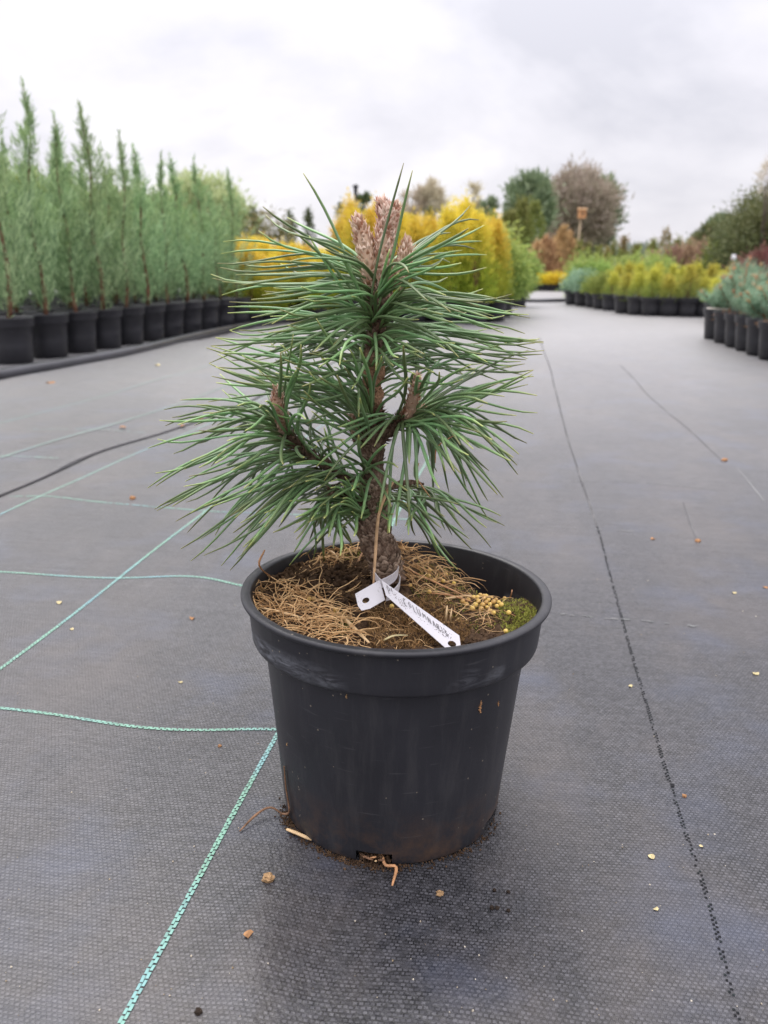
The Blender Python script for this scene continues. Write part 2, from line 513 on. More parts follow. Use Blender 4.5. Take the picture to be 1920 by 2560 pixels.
def dashes(name, pts, mat, period=0.0058, w=0.0022, fill=0.80, lift=0.0007, cols=2, keep=1.0, zoff=0.0, wander=0.0):
    pl = resample(catmull(pts, 0.01), period / 2)
    mb = MB()
    for i in range(1, len(pl) - 1):
        t = (pl[i + 1] - pl[i - 1]).normalized()
        nrm = Vector((-t.y, t.x, 0))
        for c in range(cols):
            if (i + c) % 2 or (keep < 1 and random.random() > keep):
                continue
            off = (c - (cols - 1) / 2) * w * 0.98 + wander * math.sin(i * 0.05 + 2) * 0.5
            L = period * fill * random.uniform(0.9, 1.1) / 2
            ww = w * random.uniform(0.84, 0.96) / 2
            c0 = pl[i] + nrm * off
            sk = random.uniform(-.0003, .0003)
            q4 = [c0 - t * L - nrm * ww, c0 + t * L - nrm * (ww + sk), c0 + t * L + nrm * (ww - sk), c0 - t * L + nrm * ww]
            m0, m1 = c0 - nrm * ww * 0.0 - t * L, c0 + t * L
            vs = [(p.x, p.y, float(gz(p.x, p.y)) + zoff + lift) for p in q4]
            mid = [(p.x, p.y, float(gz(p.x, p.y)) + zoff + lift + 0.0005) for p in (m0 + t * L * .5, m1 - t * L * .5)]
            vs = vs + mid
            mb.add(vs, [(0, 1, 5, 4), (1, 2, 5), (2, 3, 4, 5), (3, 0, 4)], random.random() ** 2)
    o = mb.build(name, mat, None, True)
    return o


def sheet(name, pts, mat, width, lift):
    pl = catmull(pts, 0.03)
    mb = MB()
    vs = []
    for i, p in enumerate(pl):
        t = (pl[min(i + 1, len(pl) - 1)] - pl[max(i - 1, 0)]).normalized()
        nrm = Vector((-t.y, t.x, 0)) * width * random.uniform(0.85, 1.1) / 2
        for q_ in (p - nrm, p + nrm):
            vs.append((q_.x, q_.y, float(gz(q_.x, q_.y)) + lift))
    mb.add(vs, [(2 * i, 2 * i + 2, 2 * i + 3, 2 * i + 1) for i in range(len(pl) - 1)])
    return mb.build(name, mat)


def gp(x, y):
    return g(x, y).xy


# the raised cloth sheet on the left, whose edge is the dark line, up to the pipe
edge = catmull([(-0.95, 0.45), gp(0, 1075), gp(200, 985), gp(430, 905), gp(560, 855), (-0.30, 3.3), (-0.10, 4.3), (0.10, 5.5)], 0.04)
mb = MB()
vs, ats = [], []
SH = 0.0045
for p in edge:
    base = float(gz(p.x, p.y))
    for dx, dz in ((0.0, -0.001), (0.0, 0.0036), (-0.002, SH), (-0.012, SH), (-0.08, SH - 0.002), (-0.25, 0.0045), (-0.6, 0.0045), (-2.2, 0.0045), (-5.5, 0.0045)):
        X = p.x + dx
        vs.append((X, p.y, (float(gz(X, p.y)) if dx > -1 else 0) + dz))
K = 9
mb.add(vs, [(i * K + k, (i + 1) * K + k, (i + 1) * K + k + 1, i * K + k + 1) for i in range(len(edge) - 1) for k in range(K - 1)])
tag(mb.build('cloth_sheet', M['cloth']), 'second sheet of woven ground cloth lying on the left, its edge a dark line', kind='structure')
tag(sheet('edge_shadow_strip', [(e.x + 0.003, e.y) for e in edge[::6]], M['gap'], 0.0050, 0.0012), 'painted shadow strip along the edge of the left cloth sheet', kind='structure')  # shade under the raised sheet edge, drawn as a dark ribbon

stripes = [
    ('A', [(-0.186, 0.16), (-0.149, 0.383), (-0.098, 0.681), (-0.03, 1.08), (0.03, 1.44), (0.21, 2.5)], 0, 'teal woven stripe running from the bottom of the picture to the pot'),
    ('B', [(-0.50, 0.30), (-0.407, 0.824), (-0.324, 1.298), (-0.25, 1.75), (-0.14, 2.4), (0.02, 3.4)], 0, 'teal woven stripe running behind the pot from the left edge, crossing both cross stripes'),
    ('C', [(-0.75, 0.80), (-0.65, 1.389), (-0.534, 1.983), (-0.41, 2.6), (-0.2, 3.7)], 0, 'teal woven stripe just beside the dark cloth edge'),
]
for k, pts, zo, lb in stripes:
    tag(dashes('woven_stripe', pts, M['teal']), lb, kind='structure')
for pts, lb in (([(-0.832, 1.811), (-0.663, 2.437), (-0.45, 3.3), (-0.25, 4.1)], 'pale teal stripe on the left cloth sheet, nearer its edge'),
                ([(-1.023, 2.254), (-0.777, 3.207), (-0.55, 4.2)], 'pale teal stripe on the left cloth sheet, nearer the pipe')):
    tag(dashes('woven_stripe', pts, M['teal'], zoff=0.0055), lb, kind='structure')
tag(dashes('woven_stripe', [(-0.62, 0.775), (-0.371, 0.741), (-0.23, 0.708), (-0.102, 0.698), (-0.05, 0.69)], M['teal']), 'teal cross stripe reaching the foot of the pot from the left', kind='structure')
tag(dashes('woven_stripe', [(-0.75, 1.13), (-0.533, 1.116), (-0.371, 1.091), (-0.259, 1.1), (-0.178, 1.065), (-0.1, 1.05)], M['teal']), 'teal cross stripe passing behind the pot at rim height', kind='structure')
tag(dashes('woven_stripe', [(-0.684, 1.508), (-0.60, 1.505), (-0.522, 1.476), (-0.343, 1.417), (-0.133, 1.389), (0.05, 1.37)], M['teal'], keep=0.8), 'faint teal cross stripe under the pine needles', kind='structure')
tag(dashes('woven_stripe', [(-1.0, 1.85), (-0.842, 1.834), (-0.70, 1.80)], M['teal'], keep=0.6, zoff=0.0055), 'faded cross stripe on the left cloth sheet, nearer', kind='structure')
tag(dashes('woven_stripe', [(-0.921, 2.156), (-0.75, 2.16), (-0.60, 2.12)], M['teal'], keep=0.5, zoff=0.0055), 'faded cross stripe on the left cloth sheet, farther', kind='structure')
tag(dashes('open_weave_seam', [(0.150, 0.1), (0.199, 0.383), (0.216, 0.474), (0.235, 0.61), (0.278, 0.898), (0.345, 1.323), (0.455, 2.095), (0.709, 3.752), (0.88, 4.932)], M['gap'],
           period=0.0042, w=0.0018, fill=0.36, cols=2, keep=0.70, lift=0.0004, wander=0.0004), 'dark line of open weave running up the lane right of the pot', kind='structure')
hp = g(1452, 1699)
tag(sheet('cloth_hole', [(hp.x - .0002, hp.y - .0022), (hp.x, hp.y), (hp.x + .0004, hp.y + .0022)], M['gap'], 0.0032, 0.0010), 'small black hole in the open weave line', kind='structure')
tag(sheet('cloth_crease', [(0.345, 1.323), (0.385, 1.6), (0.455, 2.095), (0.709, 3.752), (0.88, 4.932)], M['crease'], 0.0042, 0.0005), 'dark crease continuing the open weave line up the lane', kind='structure')
tag(sheet('cloth_crease', [(0.98, 3.579), (0.90, 3.05), (0.836, 2.605), (0.733, 1.811)], M['crease'], 0.0045, 0.0005), 'faint dark crease on the right side of the lane', kind='structure')
tag(sheet('cloth_crease', [g(1476, 1085).xy, g(1490, 1130).xy, g(1505, 1168).xy], M['crease'], 0.0026, 0.0005), 'short dark crease right of the open weave line', kind='structure')
M['pale_thread'] = stripe_mat('pale_thread', (0.19, 0.19, 0.19), (0.22, 0.22, 0.22), True)
for a_, lb in (([g(1085, 1037), g(1300, 1040), g(1450, 1048), g(1560, 1060)], 'pale cross thread on the lane, farthest of three'),
               ([g(1180, 1140), g(1270, 1145), g(1380, 1150)], 'pale cross thread on the lane, middle of three'),
               ([g(1195, 1322), g(1250, 1330), g(1430, 1345), g(1560, 1360)], 'pale cross thread on the lane, nearest of three')):
    tag(dashes('pale_thread', [p.xy for p in a_], M['pale_thread'], keep=0.42, fill=0.9), lb, kind='structure')
tag(sheet('pale_thread', [g(1650, 1080).xy, g(1590, 1010).xy], M['pale_thread'], 0.0025, 0.0006), 'pale thread at the end of the faint crease', kind='structure')

# ------------------------------------------------------------------ irrigation pipe beside the left cloth
pp = catmull([(-1.62, 2.3), (-1.50, 2.75), (-1.394, 3.116), (-1.276, 3.498), (-1.145, 4.043), (-1.042, 4.782), (-0.90, 5.5), (-0.66, 6.2), (-0.3, 6.9)], 0.06)
mb = MB()
mb.tube([(p.x, p.y, 0.022) for p in pp], 0.021, 14)
tag(mb.build('irrigation_pipe', M['pipe']), 'black plastic pipe lying along the foot of the juniper pots', 'pipe')
mb = MB()
mb.tube([g(1128, 653).xy.to_3d() + Vector((0, 0, 0.02)), g(1180, 653).xy.to_3d() + Vector((0, 0, 0.018)), g(1238, 652).xy.to_3d() + Vector((0, 0, 0.02))], 0.02, 10)
tag(mb.build('irrigation_pipe', M['pipe']), 'dark pipe lying across the far end of the lane', 'pipe')

# ------------------------------------------------------------------ foliage builders
ORD = ['first', 'second', 'third', 'fourth', 'fifth', 'sixth', 'seventh', 'eighth', 'ninth', 'tenth', 'eleventh', 'twelfth', 'thirteenth', 'fourteenth', 'fifteenth', 'sixteenth', 'seventeenth', 'eighteenth']


def unit(a):
    return a / np.maximum(np.linalg.norm(a, axis=-1, keepdims=True), 1e-9)


class Leaves:
    def __init__(s):
        s.P, s.D, s.L, s.W, s.K = [], [], [], [], []

    def add(s, P_, D, L, W, K=0.0):
        n = len(P_)
        s.P.append(P_)
        s.D.append(unit(D))
        s.L.append(np.broadcast_to(L, n))
        s.W.append(np.broadcast_to(W, n))
        s.K.append(np.broadcast_to(K, n))

    def build(s, name, mat, parent, loc=None):
        P_, D, L, W, K = (np.concatenate(q) for q in (s.P, s.D, s.L, s.W, s.K))
        n = len(P_)
        side = unit(np.cross(D, rng.normal(size=(n, 3)))) * (W / 2)[:, None]
        mid = P_ + D * (L * 0.45)[:, None]
        bend = rng.normal(size=(n, 3)) * (L * 0.10)[:, None]
        V_ = np.stack([P_, mid + side, P_ + D * L[:, None] + bend, mid - side], 1).reshape(-1, 3)
        F_ = np.arange(4 * n).reshape(n, 4)
        t = np.repeat(rng.random(n), 4)
        return link(name, mesh(name, V_, F_, mat, False, {'t': t, 'k': np.repeat(np.clip(K, 0, 1), 4)}), parent, loc)


def ball(n):
    return unit(rng.normal(size=(n, 3)))


# foliage colours
M['juniper'] = leafmat('juniper_leaf', (0.085, 0.165, 0.075), (0.500, 0.670, 0.370), (0.33, 0.43, 0.14), trans=0.45, objvar=0.10)
M['gold'] = leafmat('golden_thuja_leaf', (0.20, 0.28, 0.035), (0.46, 0.50, 0.055), (0.84, 0.63, 0.095), trans=0.45, objvar=0.08)
M['lime'] = leafmat('lime_leaf', (0.13, 0.20, 0.05), (0.38, 0.42, 0.10), (0.72, 0.62, 0.10), trans=0.4, objvar=0.12)
M['thuja'] = leafmat('thuja_leaf', (0.105, 0.165, 0.035), (0.27, 0.35, 0.080), (0.27, 0.17, 0.07), trans=0.3, objvar=0.2)
M['dark'] = leafmat('dark_conifer_leaf', (0.050, 0.078, 0.032), (0.150, 0.180, 0.075), (0.26, 0.22, 0.09), trans=0.25, objvar=0.12)
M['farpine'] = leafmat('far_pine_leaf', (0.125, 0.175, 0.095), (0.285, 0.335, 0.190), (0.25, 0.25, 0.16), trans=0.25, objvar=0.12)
M['brown'] = leafmat('brown_twig', (0.32, 0.26, 0.21), (0.60, 0.50, 0.42), (0.34, 0.36, 0.22), trans=0.2, objvar=0.08)
M['pale'] = leafmat('pale_twig', (0.46, 0.40, 0.31), (0.68, 0.61, 0.46), (0.66, 0.56, 0.36), trans=0.3, objvar=0.08)
M['willow'] = leafmat('willow_leaf', (0.34, 0.40, 0.19), (0.58, 0.64, 0.36), (0.60, 0.58, 0.34), trans=0.4, objvar=0.08)
M['blue'] = leafmat('blue_pine_leaf', (0.155, 0.265, 0.165), (0.42, 0.57, 0.40), (0.62, 0.34, 0.19), trans=0.3, objvar=0.10)
M['orange'] = leafmat('orange_grass', (0.36, 0.22, 0.11), (0.58, 0.38, 0.20), (0.55, 0.33, 0.16), trans=0.35, objvar=0.1)
M['russet'] = leafmat('russet_twig', (0.24, 0.15, 0.105), (0.45, 0.31, 0.20), (0.42, 0.21, 0.14), trans=0.3, objvar=0.15)
M['red'] = leafmat('barberry_leaf', (0.16, 0.065, 0.062), (0.32, 0.15, 0.13), (0.36, 0.14, 0.11), trans=0.35, objvar=0.12)
M['yellow'] = leafmat('yellow_leaf', (0.50, 0.42, 0.03), (0.82, 0.64, 0.05), (0.84, 0.55, 0.05), trans=0.4, objvar=0.05)
M['fresh'] = leafmat('fresh_green_leaf', (0.17, 0.27, 0.065), (0.42, 0.54, 0.15), (0.50, 0.54, 0.15), trans=0.4, objvar=0.14)
M['hill'] = leafmat('hill_tree_leaf', (0.22, 0.265, 0.225), (0.34, 0.385, 0.335), (0.36, 0.38, 0.32), rough=0.9, trans=0.1, objvar=0.05)  # distance haze is mixed into this greyed leaf colour


def nursery_pot(root, r, h, n=24):
    mb = MB()
    rb = r * 0.76
    mb.lathe([(0.001, 0.004), (rb, 0.003), (rb + (r * .86 - rb) * .5, h * 0.4), (r * 0.86, h * 0.79), (r * 0.93, h * 0.80), (r * 0.95, h * 0.82), (r * 0.975, h * 0.965), (r, h * 0.975), (r, h * 0.995),
              (r * 0.965, h), (r * 0.93, h * 0.98), (r * 0.92, h * 0.90)], n)
    mb.build('pot', M['pot'], root)
    mb = MB()
    vs = [(0, 0, h * 0.93)]
    K_ = 18
    for ring in (0.5, 0.93):
        for k in range(K_):
            a = 2 * math.pi * k / K_
            vs.append((r * ring * math.cos(a), r * ring * math.sin(a), h * (0.91 + 0.03 * random.random())))
    fs = [(0, 1 + k, 1 + (k + 1) % K_) for k in range(K_)] + [(1 + k, 1 + K_ + k, 1 + K_ + (k + 1) % K_, 1 + (k + 1) % K_) for k in range(K_)]
    mb.add(vs, fs)
    mb.build('pot_soil', M['soil_dark'], root)


def juniper(h, wid, seed):
    rs = np.random.default_rng(seed)
    root = empty('potted_juniper', (0, 0, 0))
    nursery_pot(root, 0.098, 0.19)
    z0 = 0.175
    H = h - z0
    lean = rs.normal(size=2) * 0.022
    wob = rs.normal(size=4) * 0.010
    def axis_(s_):
        s_ = np.asarray(s_)
        return np.stack([lean[0] * s_ + wob[0] * np.sin(s_ * 5) + wob[1] * np.sin(s_ * 11), lean[1] * s_ + wob[2] * np.sin(s_ * 5) + wob[3] * np.sin(s_ * 9), s_ * H], -1)
    mb = MB()
    ss = np.linspace(0, 1, 14)
    mb.tube([Vector(p) for p in axis_(ss)], [0.0095 * (1 - s_) + 0.0012 for s_ in ss], 7)
    mb.build('trunk', M['bark'], root, loc=(0, 0, z0))
    lv = Leaves()
    nb = int(105 * h)
    for i in range(nb):
        s0 = 0.015 + 0.93 * ((i + rs.random()) / nb) ** 1.12
        az = rs.random() * 6.283
        L = wid * (1.50 * max(0.0, 1 - s0 * 1.16) ** 0.9 * (0.62 + 0.38 * min(1, s0 / 0.16)) + 0.10) * rs.uniform(0.40, 1.35)
        el = R(rs.uniform(48, 76))
        d0 = np.array([math.cos(az) * math.cos(el), math.sin(az) * math.cos(el), math.sin(el)])
        n = int(10 + L * 205)
        u = rs.random(n) ** 0.8
        b0 = axis_(s0)
        curve = np.stack([d0[0] * L * (u ** 0.85) * 1.35, d0[1] * L * (u ** 0.85) * 1.35, d0[2] * L * u ** 1.15 * 1.15], -1)
        P_ = b0 + curve + rs.normal(size=(n, 3)) * 0.011 * (1 - 0.4 * u)[:, None]
        D = d0 * 1.1 + rs.normal(size=(n, 3)) * 0.42 + np.array([0, 0, 0.3])
        lv.add(P_, D, rs.uniform(0.018, 0.046, n), rs.uniform(0.0028, 0.0058, n), 0.55 * u * (s0 > 0.3) * rs.random(n))
    # leader
    n = 110
    u = rs.random(n)
    P_ = axis_(0.76 + 0.26 * u) + rs.normal(size=(n, 3)) * (0.008 * (1.15 - u))[:, None]
    lv.add(P_, rs.normal(size=(n, 3)) * 0.28 + np.array([0, 0, 1]), rs.uniform(0.02, 0.04, n), 0.0045, 0.6 * rs.random(n))
    lv.build('foliage', M['juniper'], root, (0, 0, z0))
    return root, h


JV = [juniper(h, w, 40 + i) for i, (h, w) in enumerate(((1.0, 0.15), (1.0, 0.17), (1.0, 0.14), (1.0, 0.19), (1.0, 0.16), (1.0, 0.18), (1.0, 0.13)))]
JUSED = [False] * len(JV)


def set_juniper(x, y, top, label, k):
    root, h0 = JV[k]
    s_ = (top - 0.175) / (h0 - 0.175)
    w_ = random.uniform(0.82, 1.12) * (0.75 + 0.25 * s_)
    rz = random.uniform(0, 6.28)
    if not JUSED[k]:
        JUSED[k] = True
        r = root
        r.location = (x, y, 0.0)
        r.rotation_euler = (0, 0, rz)
        r['label'] = label
    else:
        r = dup(root, (x, y, 0.0), rz, None, label)
    tx_, ty_ = random.gauss(0, .03), random.gauss(0, .03)
    for c in r.children:
        if c.name.split('.')[0] in ('trunk', 'foliage'):
            c.scale = (w_, w_, s_)
            c.rotation_euler = (tx_, ty_, 0)
    r.location.z = 0.0048
    tag(r, label, 'juniper', 'potted junipers in rows on the left')
    return r


lp = [(-1.548, 3.62), (-1.488, 3.86), (-1.428, 4.07), (-1.370, 4.27), (-1.316, 4.48), (-1.264, 4.70), (-1.204, 4.90), (-1.142, 5.10), (-1.082, 5.30), (-1.018, 5.49), (-0.955, 5.69), (-0.895, 5.89), (-0.835, 6.08), (-0.775, 6.26), (-0.715, 6.44), (-0.655, 6.62)]
tops = [(14, 150), (128, 198), (165, 270), (222, 250), (277, 305), (300, 335), (362, 350), (385, 355), (424, 362), (470, 420), (510, 385), (540, 440), (560, 455), (590, 470), (610, 480), (630, 490)]
for i, ((x, y), (tx, ty)) in enumerate(zip(lp[:11], tops)):
    top = at(tx, ty - 10, y).z
    set_juniper(x, y, top, f'grey green potted juniper in the front row by the pipe, {ORD[i]} pot from the left', i % 7)
n_ = 0
for row in range(1, 8):
    nr_ = -1
    for i in range(-1, 17):
        j = min(max(i, 0), 15)
        x, y = lp[j]
        y += (i - j) * 0.24
        x = x - 0.225 * row + random.uniform(-.025, .025)
        y = y + 0.05 * row + (0.11 if row % 2 else 0) + random.uniform(-.025, .025)
        dpt = y * math.cos(PITCH) + CAM_H * math.sin(PITCH)
        if x < -960 / F * dpt - 0.16 or y < 2.6 or (x / dpt * F + 960) / S > 500:
            continue
        lim = at(0, 170 + max(0, (x / dpt * F + 960) / S) * 0.62, y).z
        top = min(random.uniform(0.74, 1.05), lim * random.uniform(0.82, 0.98))
        k = random.randrange(7)
        nr_ += 1
        set_juniper(x, y, top, (f'grey green potted juniper in the {ORD[row]} row from the pipe, {ORD[nr_]} from the left'), k)
        n_ += 1


def bush(name, label, cat, mat, x, y, h, wid, n, leaf, group=None, pot_=None, shape='egg', seed=1, gold=0.0, trunk_=True, up=0.5, mb_mat='bark', spiky=0.0):
    """a shrub of many small sprays, in a pot or on the ground"""
    rs = np.random.default_rng(seed)
    root = empty(name, (x, y, 0), label, cat, group)
    z0 = 0.0
    if pot_:
        nursery_pot(root, pot_[0], pot_[1])
        z0 = pot_[1] * 0.93
    H = h - z0
    if trunk_:
        mb = MB()
        for _ in range(3 if shape != 'column' else 1):
            a = rs.random() * 6.28
            mb.tube([(0, 0, z0 - .01), (math.cos(a) * wid * .15, math.sin(a) * wid * .15, z0 + H * .35), (math.cos(a) * wid * .3, math.sin(a) * wid * .3, z0 + H * .7)], [0.012 * H + .003, 0.008 * H + .002, 0.002], 6)
        mb.build('trunk', M[mb_mat], root)
    lv = Leaves()
    K_ = max(10, int(n / 45))
    for i in range(K_):
        s_ = (i + rs.random()) / K_
        if shape == 'egg':
            rr = wid * math.sin(math.pi * min(1, 0.12 + 0.86 * s_ ** 0.85)) ** 0.75
        elif shape == 'cone':
            rr = wid * (1 - s_) ** 0.8 * min(1, 0.5 + s_ * 4) + 0.03 * wid
        elif shape == 'column':
            rr = wid * (1 - s_ ** 3.5) * min(1, 0.6 + s_ * 3)
        elif shape == 'round':
            rr = wid * math.sqrt(max(0.03, 1 - (2 * s_ - 1) ** 2))
        else:
            rr = wid * (0.5 + 0.5 * s_)
        az = rs.random() * 6.283
        q = rs.uniform(0.45, 1.0) ** 0.6
        m_ = int(n / K_)
        c = np.array([math.cos(az) * rr * q, math.sin(az) * rr * q, z0 + H * (0.02 + 0.93 * s_)])
        sp_ = min(wid, H) * 0.17 + leaf * 0.3
        off = rs.normal(size=(m_, 3)) * np.array([sp_ * .8, sp_ * .8, sp_ * 1.25])
        P_ = c + off
        P_[:, 2] = np.maximum(P_[:, 2], z0 + 0.01)
        out = np.array([math.cos(az) * 0.7, math.sin(az) * 0.7, up + spiky])
        D = out + rs.normal(size=(m_, 3)) * (0.55 - 0.25 * min(1, spiky))
        outer = np.clip(np.hypot(P_[:, 0], P_[:, 1]) / max(rr, 1e-3), 0, 1.2)
        kk = 0.88 * gold * np.clip((outer - 0.50) * 1.0 * rs.uniform(0.2, 1.2, m_) + 1.5 * (s_ - 0.50), 0, 1)
        lv.add(P_, D, rs.uniform(0.55, 1.25, m_) * leaf, rs.uniform(0.22, 0.40, m_) * leaf * (1 - 0.5 * min(1, spiky)), kk)
    # upright shoots break the outline
    for i in range(int(8 + 30 * spiky)):
        az, q = rs.random() * 6.283, math.sqrt(rs.random()) * 0.75
        s_ = rs.uniform(0.55, 1)
        rr = wid * (1 - 0.8 * s_) if shape in ('cone', 'egg') else wid * 0.7
        m_ = 26
        u = rs.random(m_)
        hh = H * (0.10 + 0.10 * spiky) * rs.uniform(.6, 1.3)
        b_ = np.array([math.cos(az) * rr * q, math.sin(az) * rr * q, z0 + H * min(0.93, s_) * (0.95 if shape != 'round' else 0.8)])
        P_ = b_ + np.stack([rs.normal(size=m_) * leaf * .25 * (1.2 - u), rs.normal(size=m_) * leaf * .25 * (1.2 - u), u * hh], -1)
        lv.add(P_, np.array([0, 0, 1.2]) + rs.normal(size=(m_, 3)) * 0.45, leaf * 0.9, leaf * 0.24, gold * np.clip(rs.uniform(0.35, 1.1, m_), 0, 1))
    lv.build('foliage', M[mat], root)
    return root


def far_tree(name, label, mat, px_, Y, ytop, yb, wpx, n, leaf, seed, group=None, k=0.0, round_=0.5, trunk_='wood', cx=0.0, twig=0.3, stems=1, tr=1.0):
    """a tree beyond the nursery: tapered trunk, limbs, and a crown of leaf clumps between image heights ytop and yb"""
    rs = np.random.default_rng(seed)
    p, H = spot(px_, Y, ytop)
    zb = max(0.3, at(px_, yb, Y).z)
    wid = wpx / 2 / 1849 * Y
    root = empty(name, (p.x, p.y, 0), label, 'tree', group)
    mb = MB()
    for s_ in range(stems):
        a = rs.random() * 6.28
        sp_ = wid * (0.35 if stems > 1 else 0.04)
        mb.tube([(0, 0, 0), (math.cos(a) * sp_ * .3, math.sin(a) * sp_ * .3, H * .3), (math.cos(a) * sp_ * .7, math.sin(a) * sp_ * .7, H * .6), (math.cos(a) * sp_, math.sin(a) * sp_, H * .93)],
                [q * tr * H * 0.022 / math.sqrt(stems) for q in (1, .75, .45, .1)], 8)
    K_ = max(16, n // 70)
    C_ = []
    for i in range(K_):
        v = unit(rs.normal(size=3)) * rs.uniform(0.35, 1.0) ** 0.45
        sz_ = (v[2] + 1) / 2
        taper = 1.0 - (1 - round_) * 0.75 * sz_
        C_.append(np.array([v[0] * wid * taper * .88, v[1] * wid * taper * .88, zb + (H - zb) * (0.03 + 0.90 * sz_)]))
    for c in C_[:22]:
        b_ = H * rs.uniform(.22, .5)
        mb.tube([(0, 0, b_), tuple(c * np.array([.5, .5, 1]) * np.array([1, 1, .85])), tuple(c)], [tr * H * .008, tr * H * .004, tr * H * .0012], 5)
    mb.build('trunk', M[trunk_], root)
    lv = Leaves()
    for c in C_:
        m_ = n // K_
        sp_ = wid * rs.uniform(0.10, 0.20)
        off = rs.normal(size=(m_, 3)) * sp_ * np.array([1, 1, 0.7])
        out = unit(c - np.array([0, 0, zb + (H - zb) * .3]))
        lv.add(c + off, out * 0.8 + rs.normal(size=(m_, 3)) * 0.6 + np.array([0, 0, .25]), rs.uniform(.6, 1.3, m_) * leaf, leaf * twig * rs.uniform(.7, 1.3, m_), k * rs.random(m_))
    lv.build('crown', M[mat], root)
    return root


# ------------------------------------------------------------------ golden thujas behind the pine
GV = []
for i in range(5):
    GV.append(bush('potted_golden_thuja', 'x', 'thuja', 'gold', 0, 0, 0.78, 0.165, 4200, 0.036, 'potted golden thujas in the middle', (0.10, 0.17), 'cone', 60 + i, gold=1.0, spiky=0.35))
used = [False] * 5


def set_copy(vars_, used_, k, x, y, sc, label, z=0.0):
    o = vars_[k]
    rz = random.uniform(0, 6.28)
    if not used_[k]:
        used_[k] = True
        o.location = (x, y, z)
        o.rotation_euler = (0, 0, rz)
        o['label'] = label
    else:
        o = dup(o, (x, y, z), rz, None, label)
    for c in o.children:
        if c.name.split('.')[0] in ('foliage', 'trunk'):
            c.scale = sc
    return o


cnt = 0
for row in range(4):
    for i in range(9):
        x = -0.86 + 0.215 * i + (0.10 if row % 2 else 0) + 0.02 * row + random.uniform(-.02, .02)
        y = 5.98 + 0.25 * row + 0.055 * (8 - i) * 0.6 + random.uniform(-.02, .02)
        if x > 0.80 or (x < -0.45 and row == 0) or random.random() < 0.06:
            continue
        hs = (0.93 if x > -0.32 else 0.60) * random.uniform(0.80, 1.10) * (1 + 0.02 * row)
        wsc = random.uniform(0.72, 1.0)
        if row == 0:
            lb = f'golden thuja in the front row behind the pine, {ORD[cnt]} from the left'
            cnt += 1
        else:
            lb = f'golden thuja in the {ORD[row]} row behind the pine, {ORD[i]} from the left'
        set_copy(GV, used, (i * 2 + row * 3) % 5, x, y, (wsc, wsc, hs), lb)

for i, (x, y) in enumerate(lp[11:]):
    set_copy(GV, used, i % 5, x, y, (0.9, 0.9, random.uniform(.55, .68)), f'smaller golden thuja continuing the front row past the junipers, {ORD[i]} from the left')
    for row in (1, 2, 3):
        set_copy(GV, used, (i + row) % 5, x - .10 * row + random.uniform(-.03, .03), y + .24 * row, (0.95, 0.95, random.uniform(.55, .74)), f'smaller golden thuja past the end of the junipers, {ORD[row]} row, {ORD[i]} from the left')
# weeping, feathery shrub at the end of that block
p, h = spot(1085, 7.0, 505)
bush('potted_cypress', 'feathery yellow green drooping shrub at the right end of the golden thujas', 'cypress', 'fresh', p.x, p.y, h, 0.20, 4200, 0.05, None, (0.11, 0.16), 'egg', 81, gold=0.7, up=-0.5, spiky=0.1)
p, h = spot(1062, 7.4, 490)
bush('potted_cypress', 'brownish feathery shrub just behind the drooping green one', 'cypress', 'lime', p.x, p.y, h, 0.17, 2600, 0.05, None, (0.11, 0.16), 'egg', 82, gold=0.2, up=0.1, spiky=0.3)
p, h = spot(1118, 8.4, 545)
bush('potted_cypress', 'soft green drooping shrub beside the lane, rightmost of the middle block', 'cypress', 'fresh', p.x, p.y, h, 0.18, 2600, 0.05, None, (0.11, 0.16), 'round', 83, up=-0.4)

# tall thuja columns left of the brown tree
for i, (px_, yt, w_) in enumerate(((1098, 455, .26), (1124, 430, .29), (1150, 437, .27))):
    p, h = spot(px_, 20.0 + i * .5, yt)
    bush('thuja_column', f'tall green columnar thuja left of the brown tree, {ORD[i]} from the left of three', 'thuja', 'thuja', p.x, p.y, h, w_, 3000, 0.09, 'tall columnar thujas', None, 'column', 90 + i, gold=0.35)
p, h = spot(1060, 17.0, 452)
bush('thuja_column', 'dark green pointed thuja behind the right end of the golden thujas', 'thuja', 'thuja', p.x, p.y, h, 0.17, 1600, 0.07, None, None, 'cone', 94)
# dark conifers peeping over the golden thujas
for i, (px_, yt, w_) in enumerate(((668, 452, .12), (735, 438, .15), (757, 446, .14), (775, 440, .15), (800, 455, .16), (845, 462, .15), (925, 450, .15), (955, 455, .15), (1010, 445, .14), (628, 456, .13), (1035, 462, .14))):
    p, h = spot(px_, 13.0 + (i % 3) * .7, yt)
    bush('dark_thuja', f'dark pointed conifer rising behind the golden thujas, {["far left gap", "left of the lamp post", "just left of the lamp post", "at the lamp post", "right of the lamp post", "left of the central bud", "right of the central bud", "under the pale bare trees", "under the thin pale tree", "right of the russet bush", "at the right end"][i]}', 'conifer', 'dark', p.x, p.y, h, w_, 900, 0.06, 'dark conifers behind the golden thujas', None, 'cone', 100 + i)
p, h = spot(592, 10.5, 468)
bush('russet_conifer', 'brownish dark rounded conifer between the junipers and the golden thujas', 'conifer', 'dark', p.x, p.y, h, 0.30, 2600, 0.06, None, None, 'round', 112, gold=1.0)
p, h = spot(552, 11.5, 455)
bush('dark_conifer', 'dark green conifer beside the brownish rounded one', 'conifer', 'dark', p.x, p.y, h, 0.22, 1600, 0.06, None, None, 'cone', 113)

